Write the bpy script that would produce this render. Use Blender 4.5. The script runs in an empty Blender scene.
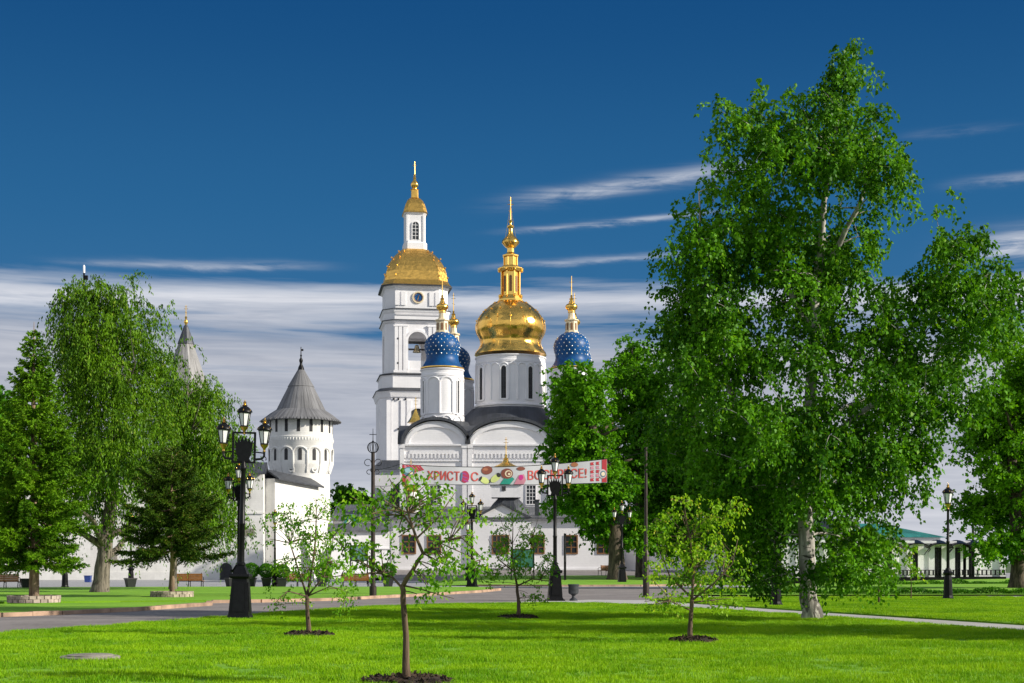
import bpy, math, random
import numpy as np
from mathutils import Vector, Matrix

SC = bpy.context.scene
COL = SC.collection
R = math.radians
PI = math.pi
F, EYE, CX, HY = 1422.2, 1.58, 512.0, 562.5      # 50 mm lens, eye height, principal column, horizon row

def X(px, d): return (px - CX) / F * d
def Z(py, d): return EYE + (HY - py) / F * d
def G(px, py):
    d = EYE * F / (py - HY)
    return (X(px, d), d)
def DG(py): return EYE * F / (py - HY)

# ------------------------------------------------------------------ camera
cam = bpy.data.cameras.new('camera')
cam.lens = 50.0
cam.sensor_width = 36.0
cam.shift_y = 221.0 / 1024.0
cam.clip_start = 0.1
cam.clip_end = 6000
camo = bpy.data.objects.new('camera', cam)
camo.location = (0, 0, EYE)
camo.rotation_euler = (R(90), 0, 0)
COL.objects.link(camo)
SC.camera = camo

# ------------------------------------------------------------------ exposure
SC.view_settings.view_transform = 'Standard'
SC.view_settings.look = 'None'
SC.view_settings.gamma = 1.0
SC.view_settings.use_curve_mapping = False
SC.view_settings.exposure = 0.40

# ------------------------------------------------------------------ sun
SUN_EL, SUN_FRONT = 26.0, 16.0          # elevation; degrees towards the camera from due right
sd = bpy.data.lights.new('sun', 'SUN')
sd.energy = 5.0
sd.angle = R(0.5)
sd.color = (1.0, 0.93, 0.80)
so = bpy.data.objects.new('sun', sd)
tosun = Vector((math.cos(R(SUN_EL)) * math.cos(R(SUN_FRONT)), -math.cos(R(SUN_EL)) * math.sin(R(SUN_FRONT)), math.sin(R(SUN_EL))))
so.rotation_euler = tosun.to_track_quat('Z', 'Y').to_euler()
so.location = (60, -15, 40)
COL.objects.link(so)

# ------------------------------------------------------------------ node expression helper
class E:
    """a scalar socket with arithmetic"""
    def __init__(s, nt, sock): s.nt, s.s = nt, sock
    def _op(s, op, o=None, o2=None, clamp=False):
        n = s.nt.nodes.new('ShaderNodeMath'); n.operation = op; n.use_clamp = clamp
        s.nt.links.new(s.s, n.inputs[0])
        for i, v in ((1, o), (2, o2)):
            if v is None: continue
            if isinstance(v, E): s.nt.links.new(v.s, n.inputs[i])
            else: n.inputs[i].default_value = v
        return E(s.nt, n.outputs[0])
    def __add__(s, o): return s._op('ADD', o)
    def __sub__(s, o): return s._op('SUBTRACT', o)
    def __mul__(s, o): return s._op('MULTIPLY', o)
    def __truediv__(s, o): return s._op('DIVIDE', o)
    def abs(s): return s._op('ABSOLUTE')
    def exp(s): return s._op('EXPONENT')
    def pw(s, k): return s._op('POWER', k)
    def mx(s, o): return s._op('MAXIMUM', o)
    def mn(s, o): return s._op('MINIMUM', o)
    def atan2(s, o): return s._op('ARCTAN2', o)
    def clamp(s): return s._op('ADD', 0.0, clamp=True)
    def smooth(s, a, b):
        n = s.nt.nodes.new('ShaderNodeMapRange'); n.interpolation_type = 'SMOOTHSTEP'
        s.nt.links.new(s.s, n.inputs[0])
        lo, hi, flip = (a, b, False) if a < b else (b, a, True)
        n.inputs[1].default_value = lo; n.inputs[2].default_value = hi
        n.inputs[3].default_value = 1.0 if flip else 0.0
        n.inputs[4].default_value = 0.0 if flip else 1.0
        return E(s.nt, n.outputs[0])

def vec(nt, x, y, z):
    n = nt.nodes.new('ShaderNodeCombineXYZ')
    for i, v in enumerate((x, y, z)):
        if isinstance(v, E): nt.links.new(v.s, n.inputs[i])
        else: n.inputs[i].default_value = v
    return n.outputs[0]
def noise(nt, v, scale=1.0, detail=5.0, rough=0.55, dist=0.0):
    n = nt.nodes.new('ShaderNodeTexNoise')
    n.inputs['Scale'].default_value = scale; n.inputs['Detail'].default_value = detail
    n.inputs['Roughness'].default_value = rough; n.inputs['Distortion'].default_value = dist
    if v is not None: nt.links.new(v, n.inputs['Vector'])
    return E(nt, n.outputs[0])
def mixc(nt, fac, a, b, blend='MIX'):
    n = nt.nodes.new('ShaderNodeMix'); n.data_type = 'RGBA'; n.blend_type = blend
    for i, v in ((0, fac), (6, a), (7, b)):
        if isinstance(v, E): nt.links.new(v.s, n.inputs[i])
        elif isinstance(v, bpy.types.NodeSocket): nt.links.new(v, n.inputs[i])
        elif isinstance(v, tuple): n.inputs[i].default_value = (*v[:3], 1)
        else: n.inputs[i].default_value = v
    return n.outputs[2]

# ------------------------------------------------------------------ world: clear blue sky, a bank of stratus low down, thin streaks above it
def make_world():
    w = bpy.data.worlds.new('World'); SC.world = w; w.use_nodes = True
    nt = w.node_tree; nt.nodes.clear()
    out = nt.nodes.new('ShaderNodeOutputWorld'); bg = nt.nodes.new('ShaderNodeBackground')
    STR = 0.10
    bg.inputs[1].default_value = STR
    nt.links.new(bg.outputs[0], out.inputs[0])
    sky = nt.nodes.new('ShaderNodeTexSky'); sky.sky_type = 'NISHITA'; sky.sun_disc = False
    sky.sun_elevation = R(SUN_EL)
    sky.sun_rotation = math.atan2(tosun.x, tosun.y)
    sky.air_density = 1.0; sky.dust_density = 0.15; sky.ozone_density = 3.0
    hs = nt.nodes.new('ShaderNodeHueSaturation'); hs.inputs['Saturation'].default_value = 1.28; hs.inputs['Value'].default_value = 0.62
    nt.links.new(sky.outputs[0], hs.inputs['Color'])
    tc = nt.nodes.new('ShaderNodeTexCoord'); sep = nt.nodes.new('ShaderNodeSeparateXYZ')
    nt.links.new(tc.outputs['Generated'], sep.inputs[0])
    dx, dy, dz = (E(nt, sep.outputs[i]) for i in range(3))
    h = (dx * dx + dy * dy).pw(0.5).mx(0.001)
    e = dz / h                                  # tangent of elevation
    a = dx.atan2(dy)                            # azimuth from the view's axis
    # clear dry air: keep the blue deep towards the horizon
    tint = mixc(nt, e.smooth(0.10, 0.26), (0.33, 1.24, 2.65), (0.165, 1.00, 2.36))
    tint = mixc(nt, e.smooth(0.20, 0.42), tint, (0.05, 0.54, 1.66))
    skyc = mixc(nt, e.smooth(0.95, 0.5) * 0.95, hs.outputs[0], tint)
    n1 = noise(nt, vec(nt, a * 5.0, e * 60.0, 1.3), 1.0, 6.0, 0.6, 0.4)
    n2 = noise(nt, vec(nt, a * 2.6 + 4.0, e * 34.0, 7.7), 1.0, 5.0, 0.55, 0.3)
    n3 = noise(nt, vec(nt, a * 18.0, e * 90.0, 2.1), 1.0, 6.0, 0.65, 0.5)
    n5 = noise(nt, vec(nt, a * 9.0 + 3.0, e * 150.0, 4.4), 1.0, 5.0, 0.55, 0.8)
    n4 = noise(nt, vec(nt, a * 2.0, e * 4.0, 5.5), 1.0, 6.0, 0.6, 0.3)
    ew = e + (n1 - 0.5) * 0.024 + (n2 - 0.5) * 0.018 + (n5 - 0.5) * 0.010
    back = a.abs().smooth(0.55, 1.2)  # extra cloud cover behind the camera, unseen, added to lift the ambient light
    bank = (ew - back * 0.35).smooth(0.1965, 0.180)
    gapc = ((ew - 0.163) / 0.013); gapc = (gapc * gapc * -1.0).exp()
    gapc = gapc * (n2 * 0.6 + n5 * 0.4).smooth(0.36, 0.60)
    gap2 = ((ew - 0.135) / 0.007); gap2 = (gap2 * gap2 * -1.0).exp() * n5.smooth(0.46, 0.66) * 0.8
    dens = (n1.smooth(0.12, 0.55) * 0.30 + n5.smooth(0.25, 0.62) * 0.22 + 0.46)
    low = e.smooth(0.16, 0.12)
    dens = dens + low * 0.42
    bankd = (bank * dens - gapc * 0.95 - gap2 * 0.6).clamp()
    total = bankd
    for (px, py, hl, th, sl, amp) in ((640, 184, 120, 7.5, .13, .62), (612, 223, 95, 3.0, .08, .55), (590, 260, 100, 3.0, .06, .42), (200, 272, 110, 4, .03, .42),
                                      (1050, 262, 95, 13, .02, 1.0), (1015, 199, 70, 5, .03, .34), (560, 109, 1, 1, 0, 0), (700, 150, 1, 1, 0, 0), (945, 150, 50, 4, 0, .08)):
        if amp == 0: continue
        a0, e0 = (px - CX) / F, (HY - py) / F
        u = (a - a0) / (hl / F)
        v = (e - e0 - (a - a0) * sl + (n1 - 0.5) * 0.008 + (n3 - 0.5) * 0.007) / (th / F)
        g = (u * u * u * u * -1.0 - v * v).exp() * (n3.smooth(0.30, 0.66) * 0.55 + n5.smooth(0.35, 0.62) * 0.45) * amp
        total = total.mx(g)
    high = n4.smooth(0.42, 0.66) * (e.smooth(0.55, 1.0)).mx(back * e.smooth(0.05, 0.2)) * 0.9  # unseen overhead and rear clouds, added as ambient fill for the walls
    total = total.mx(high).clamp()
    below = dz.smooth(-0.02, 0.0)
    total = total * below
    k = 1.0 / STR
    bright = (ew.smooth(0.150, 0.190) * 0.75 + n3 * 0.30 + n5.smooth(0.3, 0.7) * 0.22 + n1.smooth(0.3, 0.7) * 0.2 + e.smooth(0.075, 0.03) * 0.35 - 0.15).clamp()
    ccol = mixc(nt, bright, (0.275 * k, 0.300 * k, 0.365 * k), (0.62 * k, 0.625 * k, 0.66 * k))
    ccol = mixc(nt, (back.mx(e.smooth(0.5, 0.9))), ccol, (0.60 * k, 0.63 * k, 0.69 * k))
    fin = mixc(nt, total, skyc, ccol)
    fin = mixc(nt, dz.smooth(0.0, -0.03), fin, (0.08 * k, 0.10 * k, 0.06 * k))
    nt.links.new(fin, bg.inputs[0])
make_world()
SC.cycles.max_bounces = 6
SC.cycles.transparent_max_bounces = 8
# ------------------------------------------------------------------ materials
def newmat(name):
    m = bpy.data.materials.new(name); m.use_nodes = True
    nt = m.node_tree
    b = nt.nodes['Principled BSDF']
    return m, nt, b
def objvec(nt):
    return nt.nodes.new('ShaderNodeTexCoord').outputs['Object']
def geopos(nt):
    return nt.nodes.new('ShaderNodeNewGeometry').outputs['Position']
def scaled(nt, v, sx, sy, sz):
    n = nt.nodes.new('ShaderNodeVectorMath'); n.operation = 'MULTIPLY'
    nt.links.new(v, n.inputs[0]); n.inputs[1].default_value = (sx, sy, sz)
    return n.outputs[0]
def bump(nt, b, hE, strength=0.3, dist=0.02):
    n = nt.nodes.new('ShaderNodeBump'); n.inputs['Strength'].default_value = strength; n.inputs['Distance'].default_value = dist
    nt.links.new(hE.s, n.inputs['Height']); nt.links.new(n.outputs[0], b.inputs['Normal'])
def setc(nt, b, c): nt.links.new(c, b.inputs['Base Color'])

def plaster(name, c1, c2, sc=0.35, streak=0.5, brick=True, rough=0.85):
    m, nt, b = newmat(name); p = geopos(nt)
    n = noise(nt, p, sc, 6, 0.62)
    st = noise(nt, scaled(nt, p, 1.6, 1.6, 0.10), 1.0, 5, 0.6)
    c = mixc(nt, n.smooth(0.35, 0.7), c1, c2)
    c = mixc(nt, st.smooth(0.52, 0.78) * streak, c, tuple(v * 0.72 for v in c2))
    setc(nt, b, c); b.inputs['Roughness'].default_value = rough
    fine = noise(nt, p, 9.0, 4, 0.6)
    hgt = fine
    if brick:
        sep = nt.nodes.new('ShaderNodeSeparateXYZ'); nt.links.new(p, sep.inputs[0])
        bt = nt.nodes.new('ShaderNodeTexBrick')
        nt.links.new(vec(nt, E(nt, sep.outputs[0]) + E(nt, sep.outputs[1]), E(nt, sep.outputs[2]), 0.0), bt.inputs['Vector'])
        bt.inputs['Scale'].default_value = 1.0; bt.inputs['Brick Width'].default_value = 0.6; bt.inputs['Row Height'].default_value = 0.2
        bt.inputs['Mortar Size'].default_value = 0.02
        hgt = fine * 0.6 + E(nt, bt.outputs['Fac']) * -0.5
    bump(nt, b, hgt, 0.35, 0.03)
    return m
def simple(name, c, rough=0.5, metal=0.0, var=0.25, sc=4.0, bstr=0.15, bdist=0.01, spec=None):
    m, nt, b = newmat(name); p = objvec(nt)
    n = noise(nt, p, sc, 5, 0.6)
    setc(nt, b, mixc(nt, n.smooth(0.3, 0.7), tuple(v * (1 - var) for v in c), tuple(min(1, v * (1 + var)) for v in c)))
    b.inputs['Roughness'].default_value = rough; b.inputs['Metallic'].default_value = metal
    if spec is not None: b.inputs['Specular IOR Level'].default_value = spec
    if bstr: bump(nt, b, noise(nt, p, sc * 6, 4, 0.6), bstr, bdist)
    return m
def gold(name, c=(1.0, 0.60, 0.13), rough=0.2, sc=0.9):
    m, nt, b = newmat(name); p = objvec(nt)
    n = noise(nt, p, sc, 4, 0.55)
    setc(nt, b, mixc(nt, n.smooth(0.3, 0.7), tuple(v * 0.82 for v in c), c))
    b.inputs['Metallic'].default_value = 1.0
    nr = noise(nt, p, sc * 3, 5, 0.6)
    nt.links.new((nr * 0.25 + (rough - 0.1)).s, b.inputs['Roughness'])
    vor = nt.nodes.new('ShaderNodeTexVoronoi'); vor.inputs['Scale'].default_value = sc * 1.3
    nt.links.new(p, vor.inputs['Vector'])
    bump(nt, b, noise(nt, p, sc * 1.6, 3, 0.5) + E(nt, vor.outputs['Distance']) * 0.5, 0.35, 0.12)
    return m
def seam_roof(name, c, n_seams=1.6, rough=0.55):
    m, nt, b = newmat(name); p = geopos(nt)
    sep = nt.nodes.new('ShaderNodeSeparateXYZ'); nt.links.new(p, sep.inputs[0])
    wv = nt.nodes.new('ShaderNodeTexWave'); wv.wave_type = 'BANDS'; wv.bands_direction = 'X'
    wv.inputs['Scale'].default_value = n_seams / 2; wv.inputs['Distortion'].default_value = 0.15
    nt.links.new(p, wv.inputs['Vector'])
    w = E(nt, wv.outputs['Fac']).smooth(0.9, 1.0)
    n = noise(nt, scaled(nt, p, 1, 1, 0.4), 0.8, 6, 0.65)
    c1 = mixc(nt, n.smooth(0.3, 0.75), tuple(v * 0.65 for v in c), tuple(v * 1.3 for v in c))
    setc(nt, b, mixc(nt, w * 0.5, c1, tuple(v * 0.5 for v in c)))
    b.inputs['Roughness'].default_value = rough; b.inputs['Metallic'].default_value = 0.25
    bump(nt, b, w + n * 0.3, 0.4, 0.05)
    return m
def bark(name, c1, c2, vs=1.0, marks=None, rough=0.9):
    m, nt, b = newmat(name); p = objvec(nt)
    n = noise(nt, scaled(nt, p, 7, 7, 1.4 * vs), 1.0, 6, 0.65, 0.4)
    c = mixc(nt, n.smooth(0.36, 0.64), c1, c2)
    if marks:
        mk = noise(nt, scaled(nt, p, 2.2, 2.2, 9.0), 1.0, 4, 0.6, 0.5)
        c = mixc(nt, mk.smooth(0.60, 0.66) * 0.9, c, marks)
        sep = nt.nodes.new('ShaderNodeSeparateXYZ'); nt.links.new(p, sep.inputs[0])
        lowd = E(nt, sep.outputs[2]).smooth(2.6, 0.2)
        crk = noise(nt, scaled(nt, p, 6, 6, 1.6), 1.0, 5, 0.65, 0.6).smooth(0.47, 0.56)
        c = mixc(nt, (crk * (lowd * 0.75 + 0.08)).clamp(), c, marks)
    setc(nt, b, c); b.inputs['Roughness'].default_value = rough
    bump(nt, b, n, 0.8, 0.04)
    return m
def leaf(name, dark, light, trans=0.35, young=None, patch=0.5, rough=0.5, world=False):
    m, nt, b = newmat(name)
    g = nt.nodes.new('ShaderNodeNewGeometry')
    rnd = E(nt, g.outputs['Random Per Island'])
    pn = noise(nt, geopos(nt) if world else objvec(nt), patch, 4, 0.6)
    f = (rnd * 0.45 + pn.smooth(0.36, 0.64) * 0.55)
    c = mixc(nt, f, dark, light)
    if young: c = mixc(nt, rnd.smooth(0.9, 1.0) * 0.8, c, young)
    setc(nt, b, c); b.inputs['Roughness'].default_value = rough
    b.inputs['Specular IOR Level'].default_value = 0.14
    tr = nt.nodes.new('ShaderNodeBsdfTranslucent')
    tcol = mixc(nt, 1.0, c, (1.5, 1.35, 0.5), 'MULTIPLY')
    nt.links.new(tcol, tr.inputs[0])
    mx = nt.nodes.new('ShaderNodeMixShader'); mx.inputs[0].default_value = trans
    nt.links.new(b.outputs[0], mx.inputs[1]); nt.links.new(tr.outputs[0], mx.inputs[2])
    nt.links.new(mx.outputs[0], nt.nodes['Material Output'].inputs[0])
    return m
def ground_mat(name, c1, c2, c3, s1=0.15, s2=6.0, rough=0.9, bd=0.02, speck=0.5):
    m, nt, b = newmat(name); p = geopos(nt)
    big = noise(nt, p, s1, 5, 0.6); fine = noise(nt, p, s2, 5, 0.7)
    c = mixc(nt, big.smooth(0.3, 0.7), c1, c2)
    c = mixc(nt, fine.smooth(0.45, 0.75) * speck, c, c3)
    setc(nt, b, c); b.inputs['Roughness'].default_value = rough
    bump(nt, b, noise(nt, p, s2 * 3, 4, 0.6), 0.5, bd)
    return m
def paving(name, c1, c2, w=1.0, hgt=1.0, rough=0.85):
    m, nt, b = newmat(name); p = geopos(nt)
    bt = nt.nodes.new('ShaderNodeTexBrick'); nt.links.new(p, bt.inputs['Vector'])
    bt.inputs['Scale'].default_value = 1.0; bt.inputs['Brick Width'].default_value = w; bt.inputs['Row Height'].default_value = hgt
    bt.inputs['Mortar Size'].default_value = 0.012
    bt.inputs['Color1'].default_value = (*c1, 1); bt.inputs['Color2'].default_value = (*c2, 1)
    bt.inputs['Mortar'].default_value = (*[v * 0.45 for v in c1], 1)
    n = noise(nt, p, 0.5, 5, 0.6)
    setc(nt, b, mixc(nt, n.smooth(0.4, 0.75) * 0.45, bt.outputs[0], tuple(v * 0.65 for v in c1)))
    b.inputs['Roughness'].default_value = rough
    bump(nt, b, E(nt, bt.outputs['Fac']) * -1.0 + noise(nt, p, 8, 4, 0.6) * 0.4, 0.4, 0.01)
    return m
def pane_mat(name, c, rough=0.12):
    m, nt, b = newmat(name)
    n = noise(nt, geopos(nt), 0.6, 2, 0.5)
    setc(nt, b, mixc(nt, n, tuple(v * 0.5 for v in c), tuple(v * 1.5 for v in c)))
    b.inputs['Roughness'].default_value = rough
    return m

M = {}
M['white'] = plaster('white_plaster', (0.78, 0.77, 0.79), (0.705, 0.695, 0.72), streak=0.28)
M['white_old'] = plaster('old_whitewash', (0.72, 0.71, 0.69), (0.60, 0.59, 0.57), 0.6, 0.45)
M['trim'] = plaster('white_trim', (0.80, 0.79, 0.81), (0.76, 0.75, 0.77), 0.8, 0.15, brick=False)
M['dark_roof'] = seam_roof('dark_sheet_roof', (0.055, 0.06, 0.072))
M['grey_roof'] = seam_roof('grey_sheet_roof', (0.12, 0.125, 0.14), 2.2)
M['teal_roof'] = seam_roof('teal_sheet_roof', (0.03, 0.22, 0.19), 2.2)
M['gold'] = gold('gilded_dome', rough=0.2)
M['gold_tile'] = gold('gilded_scales', (0.95, 0.56, 0.13), 0.3, 1.6)
M['gold_fit'] = simple('gilded_fitting', (0.95, 0.58, 0.14), 0.25, 1.0, 0.12, 5, 0.05)
M['brass'] = simple('brass_fitting', (0.75, 0.46, 0.12), 0.3, 1.0, 0.2, 12, 0.05)
M['pale_lantern'] = simple('pale_gold_stone', (0.72, 0.60, 0.40), 0.5, 0.2, 0.15, 3, 0.1)
M['blue'] = simple('blue_dome_paint', (0.003, 0.062, 0.20), 0.42, 0.0, 0.25, 1.2, 0.15, 0.04, 0.25)
M['star'] = simple('pale_star', (0.85, 0.84, 0.78), 0.35, 0.3, 0.08, 3, 0)
M['iron'] = simple('black_iron', (0.004, 0.004, 0.005), 0.4, 0.0, 0.4, 10, 0.12, 0.01, 0.22)
M['milk'] = simple('milky_glass', (0.78, 0.78, 0.80), 0.2, 0.0, 0.08, 6, 0)
M['pane'] = pane_mat('dark_glass', (0.025, 0.030, 0.036))
M['void'] = simple('dark_opening', (0.03, 0.03, 0.033), 0.8, 0, 0.3, 1, 0)
M['frame_brown'] = simple('brown_window_frame', (0.20, 0.095, 0.035), 0.5, 0, 0.25, 5, 0.1)
M['bench_wood'] = simple('varnished_slats', (0.27, 0.10, 0.02), 0.42, 0, 0.3, 6, 0.2)
M['roof_wood'] = None
def plank_roof(name, c):
    m, nt, b = newmat(name); p = objvec(nt)
    sep = nt.nodes.new('ShaderNodeSeparateXYZ'); nt.links.new(p, sep.inputs[0])
    th = E(nt, sep.outputs[0]).atan2(E(nt, sep.outputs[1]))
    n = noise(nt, vec(nt, th * 14.0, E(nt, sep.outputs[2]) * 0.25, 0.0), 1.0, 4, 0.6)
    n2 = noise(nt, p, 0.7, 5, 0.6)
    c1 = mixc(nt, n.smooth(0.3, 0.7), tuple(v * 0.5 for v in c), tuple(v * 1.35 for v in c))
    setc(nt, b, mixc(nt, n2.smooth(0.45, 0.8) * 0.5, c1, tuple(v * 0.5 for v in c)))
    b.inputs['Roughness'].default_value = 0.85
    bump(nt, b, n, 0.7, 0.06)
    return m
M['roof_wood'] = plank_roof('weathered_planks', (0.155, 0.155, 0.165))
M['roof_pale'] = plank_roof('pale_planks', (0.27, 0.265, 0.265))
M['bronze'] = simple('bell_bronze', (0.24, 0.20, 0.13), 0.4, 0.9, 0.25, 3, 0.1)
M['asphalt'] = ground_mat('asphalt', (0.150, 0.132, 0.128), (0.225, 0.20, 0.19), (0.30, 0.27, 0.26), 0.4, 5, 0.9, 0.01, 0.6)
M['concrete'] = ground_mat('concrete_path', (0.43, 0.42, 0.40), (0.36, 0.35, 0.34), (0.50, 0.49, 0.47), 0.5, 9, 0.9, 0.01, 0.4)
M['plaza'] = paving('plaza_paving', (0.33, 0.33, 0.345), (0.29, 0.29, 0.305), 1.2, 0.6)
M['kerb'] = simple('pink_granite', (0.34, 0.225, 0.155), 0.8, 0, 0.4, 1.1, 0.3, 0.02)
M['earth'] = ground_mat('meadow', (0.035, 0.07, 0.012), (0.05, 0.09, 0.02), (0.08, 0.08, 0.03), 0.05, 2)
M['soil'] = ground_mat('mulch', (0.022, 0.014, 0.009), (0.04, 0.024, 0.014), (0.075, 0.045, 0.026), 1.0, 14, 1.0, 0.04, 0.7)
M['lawn'] = ground_mat('mown_lawn', (0.125, 0.31, 0.004), (0.175, 0.37, 0.005), (0.23, 0.42, 0.010), 0.35, 5, 0.95, 0.05, 0.5)
M['stone_block'] = simple('stone_blocks', (0.30, 0.25, 0.20), 0.85, 0, 0.5, 3, 0.3, 0.02)
M['slab'] = simple('concrete_slab', (0.22, 0.20, 0.17), 0.9, 0, 0.3, 6, 0.3)
M['pot'] = simple('black_pot', (0.014, 0.015, 0.018), 0.5, 0, 0.3, 6, 0.1)
M['bin'] = simple('dark_grey_bin', (0.055, 0.06, 0.068), 0.45, 0.3, 0.3, 6, 0.1)
M['blue_bin'] = simple('blue_plastic', (0.02, 0.05, 0.22), 0.5, 0, 0.2, 6, 0)
M['pole_brown'] = simple('dark_brown_pole', (0.030, 0.020, 0.016), 0.5, 0.3, 0.3, 6, 0.1)
M['bark_birch'] = bark('birch_bark', (0.24, 0.22, 0.20), (0.52, 0.49, 0.45), 1.0, (0.025, 0.02, 0.018))
M['bark_grey'] = bark('grey_bark', (0.045, 0.036, 0.028), (0.19, 0.16, 0.13))
M['bark_dark'] = bark('dark_bark', (0.03, 0.022, 0.016), (0.12, 0.09, 0.065))
M['bark_spruce'] = bark('spruce_bark', (0.16, 0.10, 0.06), (0.36, 0.26, 0.18))
M['bark_young'] = bark('young_bark', (0.06, 0.038, 0.024), (0.17, 0.11, 0.07))
M['lf_birch'] = leaf('birch_leaf', (0.012, 0.072, 0.003), (0.125, 0.345, 0.008), 0.32, (0.20, 0.36, 0.02), 0.55)
M['lf_willow'] = leaf('weeping_leaf', (0.012, 0.058, 0.003), (0.150, 0.310, 0.008), 0.26, (0.24, 0.32, 0.03), 0.6)
M['lf_lime'] = leaf('lime_leaf', (0.024, 0.125, 0.003), (0.150, 0.390, 0.008), 0.36, None, 0.25)
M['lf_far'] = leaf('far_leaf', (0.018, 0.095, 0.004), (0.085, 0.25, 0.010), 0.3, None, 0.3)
M['lf_maple'] = leaf('maple_leaf', (0.030, 0.135, 0.003), (0.165, 0.400, 0.008), 0.36, None, 0.35)
M['lf_young'] = leaf('young_leaf', (0.06, 0.21, 0.008), (0.23, 0.46, 0.020), 0.42, (0.36, 0.50, 0.06), 1.2)
M['lf_yellow'] = leaf('yellow_young_leaf', (0.09, 0.26, 0.008), (0.33, 0.54, 0.025), 0.42, (0.62, 0.54, 0.12), 1.2)
M['needle'] = leaf('spruce_needle', (0.014, 0.080, 0.003), (0.190, 0.390, 0.010), 0.22, (0.20, 0.28, 0.02), 0.8, 0.6)
M['needle2'] = leaf('olive_needle', (0.010, 0.042, 0.004), (0.085, 0.165, 0.010), 0.20, (0.17, 0.13, 0.02), 0.9, 0.6)
M['lf_ball'] = leaf('clipped_leaf', (0.03, 0.13, 0.008), (0.09, 0.25, 0.015), 0.3, None, 2.0)
M['grass'] = leaf('grass_blade', (0.085, 0.245, 0.002), (0.29, 0.49, 0.006), 0.28, (0.42, 0.46, 0.08), 0.45, 0.5, True)

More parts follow.
